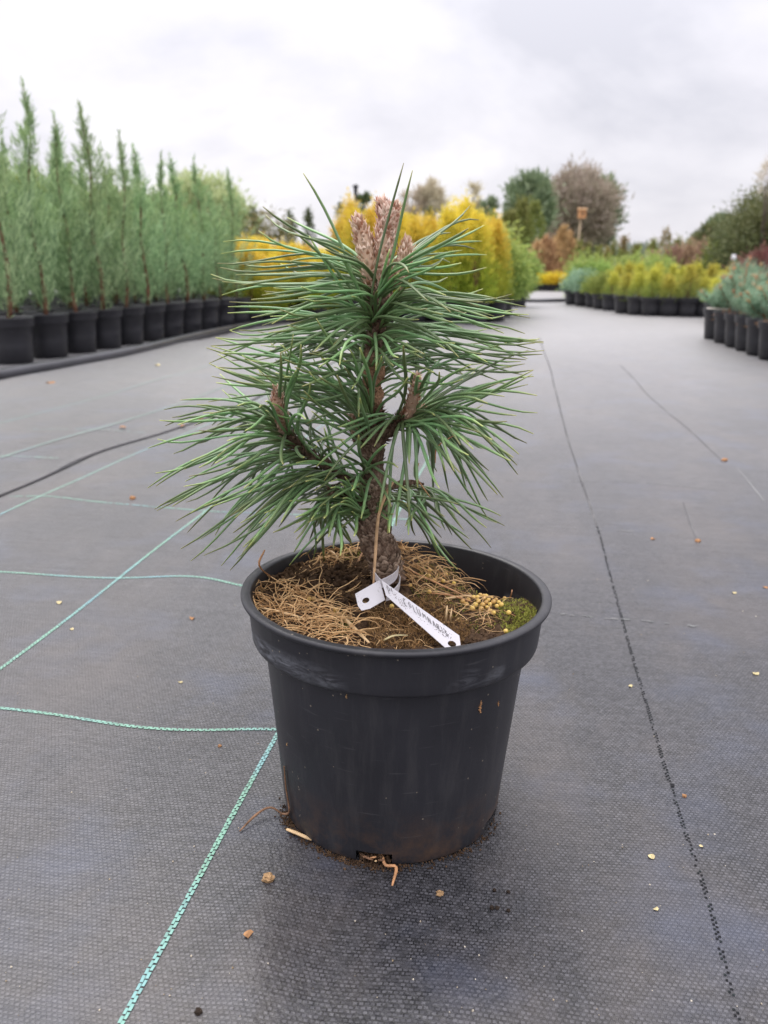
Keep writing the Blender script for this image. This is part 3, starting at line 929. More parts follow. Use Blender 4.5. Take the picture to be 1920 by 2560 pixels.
# ------------------------------------------------------------------ far trees
far_tree('willow_tree', 'round pale green tree behind the right end of the junipers', 'willow', 447, 30, 374, 560, 172, 9000, 0.30, 120, round_=1.0, k=0.3, twig=0.22)
far_tree('round_tree', 'round green tree behind the junipers near the left edge', 'fresh', 72, 26, 368, 560, 100, 4000, 0.26, 121, round_=0.9, twig=0.3)
far_tree('round_tree', 'green tree behind the junipers, between the two round ones', 'fresh', 165, 27, 408, 560, 110, 3600, 0.26, 122, round_=0.9, twig=0.3)
far_tree('round_tree', 'green tree with a yellowish edge behind the junipers', 'willow', 262, 28, 408, 560, 95, 3600, 0.26, 123, round_=0.9, k=.6, twig=0.3)
far_tree('round_tree', 'dark green tree left of the round pale green one', 'fresh', 352, 27, 418, 560, 85, 3200, 0.26, 124, round_=0.9, twig=0.3)
far_tree('round_tree', 'green tree cut by the left edge behind the junipers', 'fresh', -20, 25, 380, 560, 90, 3000, 0.26, 125, round_=0.9, twig=0.3)
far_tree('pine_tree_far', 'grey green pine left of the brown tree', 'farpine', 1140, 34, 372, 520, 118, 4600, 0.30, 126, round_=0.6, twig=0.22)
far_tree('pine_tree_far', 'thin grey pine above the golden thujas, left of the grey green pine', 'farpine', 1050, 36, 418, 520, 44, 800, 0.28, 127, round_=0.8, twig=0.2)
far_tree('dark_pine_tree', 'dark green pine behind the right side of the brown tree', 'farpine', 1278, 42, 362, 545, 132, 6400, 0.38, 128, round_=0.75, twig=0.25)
far_tree('brown_tree', 'large dome shaped brown leafless tree at the end of the lane', 'brown', 1250, 38, 352, 535, 165, 11000, 0.34, 129, round_=0.72, k=.5, twig=0.15, stems=6, trunk_='wood')
far_tree('bare_tree', 'pale bare tree behind the golden thujas, left of a pair', 'pale', 890, 46, 398, 500, 62, 1300, 0.45, 130, round_=0.8, twig=0.12, group='pale bare trees')
far_tree('bare_tree', 'pale bare tree behind the golden thujas, right of a pair', 'pale', 932, 46, 392, 500, 58, 1300, 0.45, 131, round_=0.8, twig=0.12, group='pale bare trees')
far_tree('bare_tree', 'slender pale bare tree standing alone, left of the grey pine', 'pale', 1021, 46, 382, 500, 36, 700, 0.45, 132, round_=0.5, twig=0.12, group='pale bare trees')

# far wooded rise and hills
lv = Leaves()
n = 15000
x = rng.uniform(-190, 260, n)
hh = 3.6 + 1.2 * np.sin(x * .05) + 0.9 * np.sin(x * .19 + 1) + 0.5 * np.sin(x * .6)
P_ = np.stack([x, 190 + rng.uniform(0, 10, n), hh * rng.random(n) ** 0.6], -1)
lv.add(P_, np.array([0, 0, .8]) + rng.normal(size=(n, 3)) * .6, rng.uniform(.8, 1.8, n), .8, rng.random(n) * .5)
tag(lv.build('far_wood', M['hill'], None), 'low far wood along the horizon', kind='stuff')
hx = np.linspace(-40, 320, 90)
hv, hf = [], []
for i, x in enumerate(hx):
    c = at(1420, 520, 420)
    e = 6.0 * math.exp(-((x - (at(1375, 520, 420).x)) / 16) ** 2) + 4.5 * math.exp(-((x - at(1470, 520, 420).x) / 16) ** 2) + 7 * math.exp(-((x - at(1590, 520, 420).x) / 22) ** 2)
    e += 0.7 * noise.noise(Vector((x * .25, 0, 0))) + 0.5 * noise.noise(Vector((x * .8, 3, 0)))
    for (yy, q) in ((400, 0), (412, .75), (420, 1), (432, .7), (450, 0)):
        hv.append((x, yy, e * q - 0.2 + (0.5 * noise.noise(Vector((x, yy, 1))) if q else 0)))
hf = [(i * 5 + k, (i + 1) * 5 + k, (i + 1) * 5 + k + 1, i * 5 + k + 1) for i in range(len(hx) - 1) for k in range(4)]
hills = link('hills', mesh('hills', hv, hf, plain('hill_wood', (0.26, 0.30, 0.26), 0.95, 0.0, 0.3, 0.2)))  # hill colour carries the same painted haze
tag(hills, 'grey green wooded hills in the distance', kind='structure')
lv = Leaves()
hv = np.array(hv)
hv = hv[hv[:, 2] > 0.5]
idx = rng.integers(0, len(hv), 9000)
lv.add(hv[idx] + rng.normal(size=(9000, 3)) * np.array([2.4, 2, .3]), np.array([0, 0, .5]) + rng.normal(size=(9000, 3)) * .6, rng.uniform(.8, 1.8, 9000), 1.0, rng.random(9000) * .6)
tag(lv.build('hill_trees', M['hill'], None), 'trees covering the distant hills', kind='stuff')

# ------------------------------------------------------------------ lamp post and bird box
p, h = spot(769, 24, 398)
lamp = empty('lamp_post', (p.x, p.y, 0), 'thin dark lamp post standing behind the golden thujas', 'lamp post')
mb = MB()
mb.lathe([(0.05, 0), (0.05, .25), (0.03, .3), (0.026, h - .30), (0.03, h - .27)], 12)
mb.build('post', M['metal'], lamp)
mb = MB()
mb.lathe([(0.03, h - .29), (0.04, h - .27), (0.05, h - .20), (0.055, h - .08), (0.085, h - .07), (0.075, h - .03), (0.03, h), (0.001, h + .01)], 14)
mb.build('lamp_head', M['metal'], lamp)
far_tree('small_pine', 'small dark pine tuft showing just right of the lamp post', 'dark', 786, 26, 420, 436, 26, 500, 0.14, 140, round_=1, twig=.25)
p, h = spot(1253, 21, 450)
bx = empty('bird_box', (p.x, p.y, 0), 'orange brown wooden bird box on a tall pole in front of the brown tree', 'bird box')
mb = MB()
mb.tube([(-.07, 0, 0), (-.05, 0, h * .5), (-.02, 0, h - .22)], 0.022, 8)
mb.build('pole', plain('pole_wood', (0.42, 0.33, 0.22), .8, .2, .2, 5), bx)
wood_o = plain('box_wood', (0.50, 0.26, 0.12), .8, .2, .15, 9)
mb = MB()
w_ = .080
mb.add([(-w_, -w_, h - .22), (w_, -w_, h - .22), (w_, w_, h - .22), (-w_, w_, h - .22), (-w_, -w_, h - .04), (w_, -w_, h - .04), (w_, w_, h - .02), (-w_, w_, h - .02)],
       [(0, 3, 2, 1), (0, 1, 5, 4), (1, 2, 6, 5), (2, 3, 7, 6), (3, 0, 4, 7), (4, 5, 6, 7)])
mb.build('box', wood_o, bx, smooth=False)
mb = MB()
w_ = .10
mb.add([(-w_, -w_ - .02, h - .035), (w_, -w_ - .02, h - .035), (w_, w_, h - .008), (-w_, w_, h - .008), (-w_, -w_ - .02, h - .015), (w_, -w_ - .02, h - .015), (w_, w_, h + .012), (-w_, w_, h + .012)],
       [(0, 3, 2, 1), (0, 1, 5, 4), (1, 2, 6, 5), (2, 3, 7, 6), (3, 0, 4, 7), (4, 5, 6, 7)])
mb.build('box_roof', plain('box_roof_wood', (0.55, 0.34, 0.18), .8, .2, .15, 9), bx, smooth=False)
mb = MB()
mb.tube([(0.0, -.0965, h - .12), (0.0, -.0955, h - .12)], .022, 12)
mb.build('entrance_hole', M['metal'], bx)

# ------------------------------------------------------------------ end of the lane: yellow ground cover, orange grasses
c = 0
for row in range(3):
    for i in range(7):
        p, h = spot(1163 + i * 11.5 + row * 3, 13.2 + row * 0.5 - i * .04, 597 - row * 2)
        o = bush('potted_groundcover', f'bright yellow low bush at the lane end, {ORD[row]} row, {ORD[i]} from the left', 'shrub', 'yellow', p.x, p.y, max(.2, h), 0.085, 420, 0.035, 'yellow bushes at the end of the lane', (0.06, 0.10), 'round', 150 + c, trunk_=False)
        c += 1
p, h = spot(1152, 13.8, 594)
bush('potted_groundcover', 'orange tinted low bush at the left end of the yellow bed', 'shrub', 'orange', p.x, p.y, h, 0.10, 420, 0.035, None, (0.06, 0.10), 'round', 149, trunk_=False)
for i, (px_, yt, w_) in enumerate(((1160, 540, .15), (1178, 528, .17), (1196, 545, .16), (1212, 508, .15), (1226, 520, .14), (1205, 530, .15))):
    p, h = spot(px_, 16.5 + i * .2, yt)
    bush('dry_grass_clump', f'orange brown grass clump behind the yellow bed, {ORD[i]} from the left' if i < 5 else 'orange brown grass clump filling the middle behind the yellow bed', 'grass clump', 'orange', p.x, p.y, h, w_, 900, 0.14, 'orange grass clumps', None, 'cone', 180 + i, trunk_=False, spiky=1.0)

# ------------------------------------------------------------------ green mounds, small thujas and russet hedge on the right
for i, (px_, Y, yt, w_, mt) in enumerate(((1262, 10.8, 556, .22, 'fresh'), (1300, 11.0, 566, .20, 'fresh'), (1345, 10.6, 566, .22, 'fresh'), (1395, 10.4, 556, .26, 'fresh'), (1425, 10.9, 562, .22, 'fresh'))):
    p, h = spot(px_, Y, yt)
    bush('green_mound', f'rounded fresh green shrub behind the yellow thujas, {ORD[i]} from the left', 'shrub', mt, p.x, p.y, h, w_, 2200, 0.05, 'rounded green shrubs', None, 'round', 200 + i, gold=.3)
for i, (px_, yt, w_) in enumerate(((1248, 520, .13), (1270, 526, .12), (1292, 534, .11), (1310, 538, .12), (1328, 522, .15), (1347, 512, .15), (1375, 530, .13), (1407, 519, .15), (1436, 494, .20), (1462, 516, .15), (1491, 510, .15), (1512, 525, .13))):
    p, h = spot(px_, 17.5 + (i % 3) * .4, yt)
    bush('young_thuja', f'small pointed thuja in the row below the hills, {ORD[i]} from the left', 'thuja', 'thuja', p.x, p.y, h, w_, 1100, 0.06, 'pointed thujas below the hills', None, 'cone' if i % 2 else 'column', 220 + i, gold=1.0 if i in (3, 5, 8) else .5)
for i, (px_, yt) in enumerate(((1440, 556), (1462, 550), (1484, 548), (1508, 540), (1530, 548), (1412, 562))):
    p, h = spot(px_, 12.5 + (i % 2) * .3, yt)
    bush('russet_shrub', f'reddish brown twiggy shrub behind the yellow thujas on the right, {ORD[i]} in its row', 'shrub', 'russet', p.x, p.y, h, .20, 1100, 0.10, 'russet shrubs', None, 'egg', 240 + i, spiky=.8)

LV = [bush('potted_yellow_thuja', 'x', 'thuja', 'lime', 0, 0, 0.44, 0.10, 1700, 0.026, 'yellow green thujas in black pots on the right', (0.105, 0.145), 'cone', 260 + i, gold=.75, spiky=.5) for i in range(4)]
lu = [False] * 4
row1 = [(1322, 671, 7.75), (1350, 677, 7.4), (1378, 680, 7.2), (1408, 683, 7.05), (1444, 684, 6.98), (1482, 684, 6.95), (1520, 684, 6.95), (1556, 684, 6.95)]
for i, (px_, _, Y) in enumerate(row1):
    p, h = spot(px_, Y, 655)
    set_copy(LV, lu, i % 4, p.x, Y, (.95, .95, random.uniform(.62, .85)), f'yellow green thuja in a wide black pot along the lane, {ORD[i]} from the left')
for row in range(1, 4):
    for i in range(10):
        px_ = 1305 + i * 31 + row * 9
        Y = 8.1 - 0.115 * i + 0.26 * row if i < 5 else 7.1 + .26 * row
        p, h = spot(px_, Y, 640)
        set_copy(LV, lu, (i + row) % 4, p.x, Y, (.95, .95, random.uniform(.62, .92)), f'yellow green thuja on the right, {ORD[row]} row from the lane, {ORD[i]} from the left')
BV = []
for i, (px_, Y, yt) in enumerate(((1240, 8.9, 596), (1262, 8.6, 592), (1285, 8.3, 604), (1302, 8.0, 600))):
    p, h = spot(px_, Y, yt)
    bush('potted_spruce', f'{["bluish", "pale bluish", "lime green", "yellowish lime"][i]} potted shrub at the far end of the right hand row', 'shrub', 'blue' if i < 2 else 'lime', p.x, p.y, h, 0.12, 1900, 0.03, 'small shrubs at the far end of the right hand row', (0.10, 0.14), 'egg', 270 + i)
for i, px_ in enumerate((1250, 1275, 1298)):
    p, h = spot(px_, 9.3, 575)
    bush('potted_spruce', f'fresh green feathery shrub behind the bluish potted ones, {ORD[i]} from the left', 'shrub', 'fresh', p.x, p.y, h, 0.13, 1500, 0.035, 'small shrubs at the far end of the right hand row', (0.10, 0.14), 'egg', 276 + i, spiky=.4)


# ------------------------------------------------------------------ blue pines in black pots at the right edge
def blue_pine(seed):
    rs = np.random.default_rng(seed)
    root = empty('potted_blue_pine', (0, 0, 0), 'x', 'pine', 'potted blue pines at the right edge')
    nursery_pot(root, 0.080, 0.165)
    z0 = .155
    mb = MB()
    lv = Leaves()
    shoots = [((0, 0, 0), (0.004, 0, .10), (0, 0.004, .235))]
    for _ in range(9):
        a = rs.random() * 6.28
        b_ = rs.uniform(.03, .14)
        l_ = rs.uniform(.06, .10)
        shoots.append(((0, 0, b_), (math.cos(a) * l_ * .6, math.sin(a) * l_ * .6, b_ + .025), (math.cos(a) * l_, math.sin(a) * l_, b_ + .075)))
    for s_ in shoots:
        mb.tube([(x, y, z + z0) for x, y, z in s_], [.006, .0045, .003], 6)
        A, B_, C2 = (np.array(q) for q in s_)
        n = 330
        u = rs.random(n) * .85 + .15
        P_ = np.where((u < .5)[:, None], A + (B_ - A) * (u * 2)[:, None], B_ + (C2 - B_) * (u * 2 - 1)[:, None]) + np.array([0, 0, z0])
        ax = unit(C2 - A)
        D = ball(n) + ax * 0.7
        lv.add(P_, D, rs.uniform(.035, .060, n), 0.0026, 0.0)
        n = 26
        lv.add(np.repeat((C2 + np.array([0, 0, z0]))[None], n, 0) + rs.normal(size=(n, 3)) * .003, ax + rs.normal(size=(n, 3)) * .18, rs.uniform(.015, .03, n), .005, 1.0)
    for _ in range(3):
        pass
    mb.build('trunk', plain('blue_pine_bark', (0.36, 0.17, 0.09), .85, .2, .3, 60), root)
    n = 110
    a = rs.random(n) * 6.28
    rr = rs.random(n) * .07
    lv.add(np.stack([np.cos(a) * rr, np.sin(a) * rr, np.full(n, z0 - .002)], -1), rs.normal(size=(n, 3)) * np.array([1, 1, .35]) + np.array([0, 0, .25]), rs.uniform(.02, .05, n), .004, 1.0)
    lv.build('foliage', M['blue'], root)
    return root


PVs = [blue_pine(300 + i) for i in range(4)]
pu = [False] * 4
rp = [(1.80, 4.86), (1.775, 4.64), (1.752, 4.43), (1.722, 4.22), (1.695, 4.02), (1.672, 3.83), (1.650, 3.63)]
for i, (x, y) in enumerate(rp):
    o = set_copy(PVs, pu, i % 4, x + .05, y, (0.95, 0.95, random.uniform(.80, 1.0) * (1 if i else .85)), f'young blue green pine in the row edging the lane, {ORD[i]} from the far end')
for row in range(1, 4):
    for i in range(6):
        x, y = 1.80 + .05 + row * .19 - i * .025, 4.92 - i * .21 + .05 * row
        dpt = y * math.cos(PITCH) + CAM_H * math.sin(PITCH)
        if x > 960 / F * dpt + .12:
            continue
        set_copy(PVs, pu, (i + row) % 4, x, y, (0.98, 0.98, random.uniform(.85, 1.1)), f'young blue green pine, {ORD[row]} row from the lane, {ORD[i]} from the far end')
# pale label across the first of these pots
mb = MB()
c = Vector((1.845, 4.80, .168))
mb.add([c + Vector(q) for q in ((-.085, -.02, 0), (.03, -.04, -.004), (.035, -.018, -.002), (-.08, .004, .004), (-.085, -.02, .003), (.03, -.04, -.001), (.035, -.018, .001), (-.08, .004, .007))],
       [(0, 3, 2, 1), (4, 5, 6, 7), (0, 1, 5, 4), (1, 2, 6, 5), (2, 3, 7, 6), (3, 0, 4, 7)])
tag(mb.build('plant_label', plain('old_label', (0.62, 0.56, 0.50), .6, .3, .1, 40), smooth=False), 'pale plastic label lying across the rim of the farthest blue pine pot', 'plant label')

# red barberries, dark junipers and the trees above the right edge
for i, (px_, Y, yt) in enumerate(((1605, 7.6, 570), (1630, 7.3, 552), (1652, 7.5, 540), (1672, 7.2, 548))):
    p, h = spot(px_, Y, yt)
    bush('barberry', f'dark red barberry bush behind the blue pines, {ORD[i]} from the left', 'barberry', 'red', p.x, p.y, h, .15, 1700, 0.035, 'red barberries', (0.1, 0.14), 'egg', 320 + i, spiky=.5)
for i, (px_, Y, yt) in enumerate(((1548, 6.3, 610), (1588, 6.2, 585), (1570, 6.5, 600))):
    p, h = spot(px_, Y, yt)
    bush('potted_yellow_thuja', ['yellow green thuja left of the blue pines', 'narrow yellow thuja rising between the blue pines', 'yellow green thuja just left of the narrow one'][i], 'thuja', 'lime', p.x, p.y, h, (.09, .05, .08)[i], 1400, 0.026, None, (0.09, 0.14), 'cone', 330 + i, gold=.9, spiky=.5)
for i, (px_, Y, yt, w_) in enumerate(((1618, 10.0, 440, .42), (1665, 9.5, 418, .50), (1592, 10.6, 490, .32), (1640, 9.2, 470, .42))):
    p, h = spot(px_, Y, yt)
    bush('dark_conifer', ['dense dark green conifer near the right edge, left of two tall ones', 'dense dark green conifer cut by the right edge', 'lower dark conifer at the left foot of the tall ones', 'dark conifer in front between the two tall ones'][i], 'conifer', 'dark', p.x, p.y, h, w_, 9500, 0.055, 'dark conifers at the right edge', None, 'egg', 340 + i, gold=.35)
p, h = spot(1650, 8.6, 330)
far_tree('wispy_tree', 'thin yellowish wispy bare tree above the dark conifers at the right edge', 'pale', 1650, 9.0, 325, 430, 44, 260, 0.10, 350, round_=.6, twig=.05, stems=3, k=.4, tr=.25)
far_tree('cloud_pine', 'spreading green pine left of the dark conifers', 'dark', 1540, 15.0, 484, 540, 90, 3600, .10, 351, round_=1.0, k=.6, twig=.22, trunk_='bark')
far_tree('far_conifer', 'grey green conifer behind the spreading pine', 'farpine', 1553, 34, 462, 560, 62, 2200, .30, 352, round_=.8, twig=.25)
far_tree('far_conifer', 'pale grey green conifer right of the grey green one', 'farpine', 1585, 33, 470, 560, 60, 2200, .30, 353, round_=.8, twig=.25)
p, h = spot(1548, 9.8, 525)
bush('yellow_conifer', 'low yellowish conifer at the foot of the dark conifers', 'conifer', 'thuja', p.x, p.y, h, .2, 1800, .045, None, None, 'egg', 354, gold=.2)
p, h = spot(1580, 8.6, 545)
ball_ = MB()
ball_.lathe([(0.001, -.026), (.018, -.024), (.022, -.005), (.021, .018), (.016, .025), (.001, .027)], 14)
o = ball_.build('white_marker', M['white'], None, loc=(p.x, p.y, at(1580, 556, 8.6).z))
o2 = MB()
o2.tube([(0, 0, -at(1580, 556, 8.6).z), (0, 0, -.03)], .006, 6)
o2.build('stake', M['wood'], o)
tag(o, 'small white marker on a stake in front of the dark conifers', 'marker')
# ------------------------------------------------------------------ the pot
PM = Matrix.Translation(PC) @ Matrix.Rotation(TILT, 4, 'Y')
PMI = PM.inverted()


def place(o):
    o.matrix_world = PM
    return o


pot = place(empty('plant_pot', label='large black plastic nursery pot holding the pine, in the middle of the lane', cat='plant pot'))
NS = 144
prof = [(0.0850, 0.0015), (0.0855, 0.0035), (0.0858, 0.010), (0.0866, 0.020), (0.0893, 0.050), (0.0922, 0.080), (0.0953, 0.112), (0.0980, 0.138), (0.0987, 0.1485)]
mb = MB()
vs = [(r * math.cos(2 * math.pi * k / NS), r * math.sin(2 * math.pi * k / NS), z) for r, z in prof for k in range(NS)]
fs = []
for i in range(len(prof) - 1):
    for k in range(NS):
        az = (k + 0.5) * 360 / NS
        hole = any(abs(((az - c) + 180) % 360 - 180) < 8.4 for c in (262, 190, 118, 46, 334))
        if hole and i < 2:
            continue
        fs.append((i * NS + k, i * NS + (k + 1) % NS, (i + 1) * NS + (k + 1) % NS, (i + 1) * NS + k))
mb.add(vs, fs)
mb.lathe([(0.0836, 0.012), (0.0845, 0.010), (0.0858, 0.010)][:2], NS)
mb.lathe([(0.002, 0.0105), (0.0845, 0.0105)], NS)
# inner face
mb.lathe([(0.084, 0.0110), (0.0925, 0.110), (0.0950, 0.1385), (0.0990, 0.1410), (0.1012, 0.1430), (0.1020, 0.1500), (0.1066, 0.1745), (0.1074, 0.1778)][::-1], NS)
mb.build('pot_wall', M['hero_pot'], pot)
mb = MB()
mb.lathe([(0.0986, 0.1480), (0.1010, 0.1452), (0.1055, 0.1446), (0.1068, 0.1450), (0.1074, 0.1466), (0.1080, 0.1530), (0.1091, 0.1650), (0.1099, 0.1725), (0.1104, 0.1750)], NS)
mb.build('collar', M['hero_pot'], pot)
mb = MB()
mb.lathe([(0.1103, 0.1748), (0.1115, 0.1750), (0.1136, 0.1758), (0.1148, 0.1768), (0.1151, 0.1781), (0.1146, 0.1793), (0.1130, 0.1800), (0.1100, 0.1801), (0.1083, 0.1796), (0.1075, 0.1786), (0.1074, 0.1776)], NS)
mb.build('rim', M['hero_pot'], pot)


# ------------------------------------------------------------------ soil
def sz(x, y):
    x = np.asarray(x, dtype=float)
    y = np.asarray(y, dtype=float)
    r = np.hypot(x, y)
    az = np.degrees(np.arctan2(y, x))
    z = 0.1660 + 0.0 * x
    z = z + 0.013 * np.exp(-((x + 0.002) ** 2 + (y - 0.034) ** 2) / 0.036 ** 2)
    z = z + 0.0070 * np.exp(-((x + 0.035) ** 2 + (y - 0.085) ** 2) / 0.040 ** 2)
    z = z + 0.0050 * np.exp(-((x - 0.018) ** 2 + (y - 0.085) ** 2) / 0.025 ** 2)
    z = z - 0.0065 * np.exp(-((x + 0.045) ** 2 / 0.028 ** 2 + (y - 0.030) ** 2 / 0.026 ** 2))
    z = z - 0.027 * np.exp(-((az - 38) / 21) ** 2) * sstep(0.058, 0.098, r)
    z = z + 0.0060 * np.exp(-((x - 0.088) ** 2 + (y + 0.016) ** 2) / 0.017 ** 2)
    z = z + 0.0050 * np.exp(-((x + 0.075) ** 2 + (y + 0.03) ** 2) / 0.03 ** 2)
    z = z + 0.0020 * np.sin(x * 95 + 1.3 * np.sin(y * 70)) * np.cos(y * 110 + 1) * 0.7
    return z


def wall_r(z):
    return 0.1012 + (z - 0.143) * 0.17 if z > 0.143 else 0.0945


def nz(x, y, sc, o=0.0):
    return noise.fractal(Vector((x * sc, y * sc, o)), 0.9, 2.0, 5)


NR, NA = 110, 220
vs = []
for i in range(NR + 1):
    for k in range(NA):
        r = 0.1045 * i / NR
        an = 2 * math.pi * k / NA
        x, y = r * math.cos(an), r * math.sin(an)
        z = float(sz(x, y))
        d = nz(x, y, 75) * 0.0034 + nz(x, y, 260, 5) * 0.0011 + max(0, nz(x, y, 160, 9)) * 0.0022
        z += d
        lim = wall_r(z) + 0.0006
        if r > lim:
            x *= lim / r
            y *= lim / r
        vs.append((x, y, z))
fs = [(i * NA + k, i * NA + (k + 1) % NA, (i + 1) * NA + (k + 1) % NA, (i + 1) * NA + k) for i in range(NR) for k in range(NA)]
m, nt, b = mat_new('potting_soil')
tc = nd(nt, 'ShaderNodeTexCoord')
n = nd(nt, 'ShaderNodeTexNoise', {'Vector': tc.outputs['Object'], 'Scale': 130, 'Detail': 9, 'Roughness': 0.7}).outputs['Fac']
n3 = nd(nt, 'ShaderNodeTexNoise', {'Vector': tc.outputs['Object'], 'Scale': 28, 'Detail': 5}).outputs['Fac']
c = ramp(nt, n, [(0.3, (0.018, 0.011, 0.007)), (0.52, (0.070, 0.042, 0.025)), (0.7, (0.17, 0.105, 0.058))])
c = mixc(nt, math_(nt, 'MULTIPLY', ramp(nt, n3, [(0.5, (0, 0, 0)), (0.66, (1, 1, 1))]), 0.6), c, (0.10, 0.062, 0.034))
nt.links.new(c, b.inputs['Base Color'])
b.inputs['Roughness'].default_value = 0.95
b.inputs['Specular IOR Level'].default_value = 0.15
bp = nd(nt, 'ShaderNodeBump', {'Height': n, 'Strength': 0.8, 'Distance': 0.0015})
nt.links.new(bp.outputs[0], b.inputs['Normal'])
M['soil'] = m
soil = place(link('potting_soil', mesh('potting_soil', vs, fs, m)))
tag(soil, 'dark brown lumpy potting soil filling the black pot', kind='stuff')


def loc(x, y, up=0.0):
    """display pixel -> point on the soil, in the pot's own frame"""
    z = 0.166
    for _ in range(6):
        p = PMI @ g(x, y, z)
        z = 0.5 * z + 0.5 * (PM @ Vector((p.x, p.y, float(sz(p.x, p.y))))).z
    r = math.hypot(p.x, p.y)
    lim = wall_r(0.166) - 0.002
    if r > lim:
        p = p * (lim / r)
    return Vector((p.x, p.y, float(sz(p.x, p.y)) + up))


def in_region(poly):
    xs = [p[0] for p in poly]
    ys = [p[1] for p in poly]
    while True:
        x, y = random.uniform(min(xs), max(xs)), random.uniform(min(ys), max(ys))
        c = False
        j = len(poly) - 1
        for i in range(len(poly)):
            if (poly[i][1] > y) != (poly[j][1] > y) and x < (poly[j][0] - poly[i][0]) * (y - poly[i][1]) / (poly[j][1] - poly[i][1]) + poly[i][0]:
                c = not c
            j = i
        if c:
            return x, y


def inside(p, margin=0.001):
    r = math.hypot(p.x, p.y)
    lim = wall_r(max(0.145, p.z)) - margin
    if r > lim:
        p.x *= lim / r
        p.y *= lim / r
    return p


def strands(mb, poly, n, lmin, lmax, rad, lift=0.003, curl=1.0, up=0.0):
    for _ in range(n):
        x, y = in_region(poly)
        p = loc(x, y)
        an = random.uniform(0, 2 * math.pi)
        L = random.uniform(lmin, lmax)
        pts = []
        h0 = random.uniform(0.0003, lift)
        tilt = random.uniform(-0.15, 0.35) + up
        for k in range(6):
            q = p.copy()
            q.z = max(float(sz(p.x, p.y)) + 0.0006, float(sz(p.x, p.y)) * 0.5 + p.z * 0.5) + h0 * math.sin(math.pi * (k + 0.6) / 6) + max(0, tilt) * L * k / 6
            pts.append(inside(q))
            an += random.gauss(0, 0.35) * curl
            p = p + Vector((math.cos(an), math.sin(an), 0)) * L / 5
        w = rad * random.uniform(0.6, 1.3)
        mb.tube(pts, [w * 0.8, w, w, w, w * 0.8, w * 0.4], 3, False, random.random())


LEFT = [(545, 1275), (600, 1278), (690, 1292), (740, 1330), (780, 1400), (700, 1390), (610, 1355), (550, 1310)]
BACKL = [(630, 1215), (690, 1180), (780, 1176), (790, 1200), (760, 1225), (660, 1235)]
BACKR = [(845, 1165), (900, 1178), (915, 1215), (985, 1240), (1000, 1275), (900, 1275), (862, 1235)]
RIGHT = [(880, 1270), (1000, 1270), (1075, 1300), (1110, 1345), (1030, 1370), (960, 1330)]
MID = [(640, 1230), (790, 1235), (800, 1300), (740, 1310), (650, 1275)]
FRONT = [(790, 1320), (900, 1320), (985, 1390), (900, 1402), (800, 1402)]
mb = MB()
strands(mb, LEFT, 270, 0.014, 0.042, 0.00038, 0.008)
strands(mb, BACKL, 100, 0.010, 0.028, 0.00036, 0.006)
strands(mb, BACKR, 110, 0.010, 0.030, 0.00036, 0.007, up=0.12)
strands(mb, RIGHT, 100, 0.010, 0.028, 0.00025, 0.004)
strands(mb, MID, 34, 0.010, 0.03, 0.00022, 0.004)
strands(mb, FRONT, 70, 0.006, 0.018, 0.00024, 0.003)
tag(place(mb.build('dry_grass', M['straw'])), 'tangle of pale dry grass stalks strewn over the soil in the pot', kind='stuff')

# short mosses
def sprigs(mb, poly, n, l0, l1, w, spread=0.7, hgt=0.0):
    for _ in range(n):
        x, y = in_region(poly)
        p = loc(x, y, hgt)
        p.z += nz(p.x, p.y, 75) * 0.0024 + random.uniform(-0.0005, 0.0012)
        d = Vector((random.gauss(0, spread), random.gauss(0, spread), 1)).normalized()
        L = random.uniform(l0, l1)
        s_ = d.orthogonal().normalized() * w * random.uniform(0.6, 1.3)
        s_.rotate(Matrix.Rotation(random.uniform(0, 6.28), 3, d))
        t = random.random()
        bend = Vector((random.gauss(0, .3), random.gauss(0, .3), 0)) * L
        mb.add([inside(p - s_), inside(p + s_), inside(p + d * L * .6 + s_ * .7 + bend * .4), inside(p + d * L + bend), inside(p + d * L * .6 - s_ * .7 + bend * .4)], [(0, 1, 2, 4), (4, 2, 3)], t)


M['moss_brown'] = leafmat('brown_moss', (0.060, 0.030, 0.012), (0.44, 0.26, 0.11), rough=0.9, trans=0.1)
M['moss_green'] = leafmat('green_moss', (0.13, 0.15, 0.03), (0.52, 0.52, 0.11), rough=0.9, trans=0.2)
mb = MB()
sprigs(mb, FRONT, 2600, 0.0020, 0.0055, 0.00030)
sprigs(mb, [(960, 1330), (1020, 1350), (1010, 1390), (985, 1392)], 900, 0.0015, 0.004, 0.00022)
sprigs(mb, [(850, 1300), (940, 1290), (985, 1320), (960, 1350), (880, 1330)], 1300, 0.0020, 0.005, 0.00028)
sprigs(mb, [(570, 1230), (610, 1235), (620, 1260), (570, 1262)], 300, 0.001, 0.003, 0.0002)
tag(place(mb.build('brown_moss', M['moss_brown'])), 'withered brown moss on the soil around the plant label', kind='stuff')
mb = MB()
sprigs(mb, [(1075, 1300), (1112, 1278), (1150, 1310), (1185, 1345), (1170, 1385), (1095, 1390), (1080, 1350)], 4600, 0.0010, 0.0030, 0.00026)
sprigs(mb, RIGHT, 1500, 0.001, 0.003, 0.00024)
sprigs(mb, [(900, 1215), (990, 1235), (1000, 1265), (900, 1260)], 420, 0.001, 0.003, 0.00024)
sprigs(mb, [(720, 1185), (785, 1180), (785, 1200), (740, 1215)], 420, 0.001, 0.004, 0.00026)
sprigs(mb, [(715, 1325), (750, 1325), (760, 1375), (725, 1370)], 150, 0.002, 0.006, 0.0002)
tag(place(mb.build('green_moss', M['moss_green'])), 'yellow green moss cushion and patches on the right of the soil', kind='stuff')

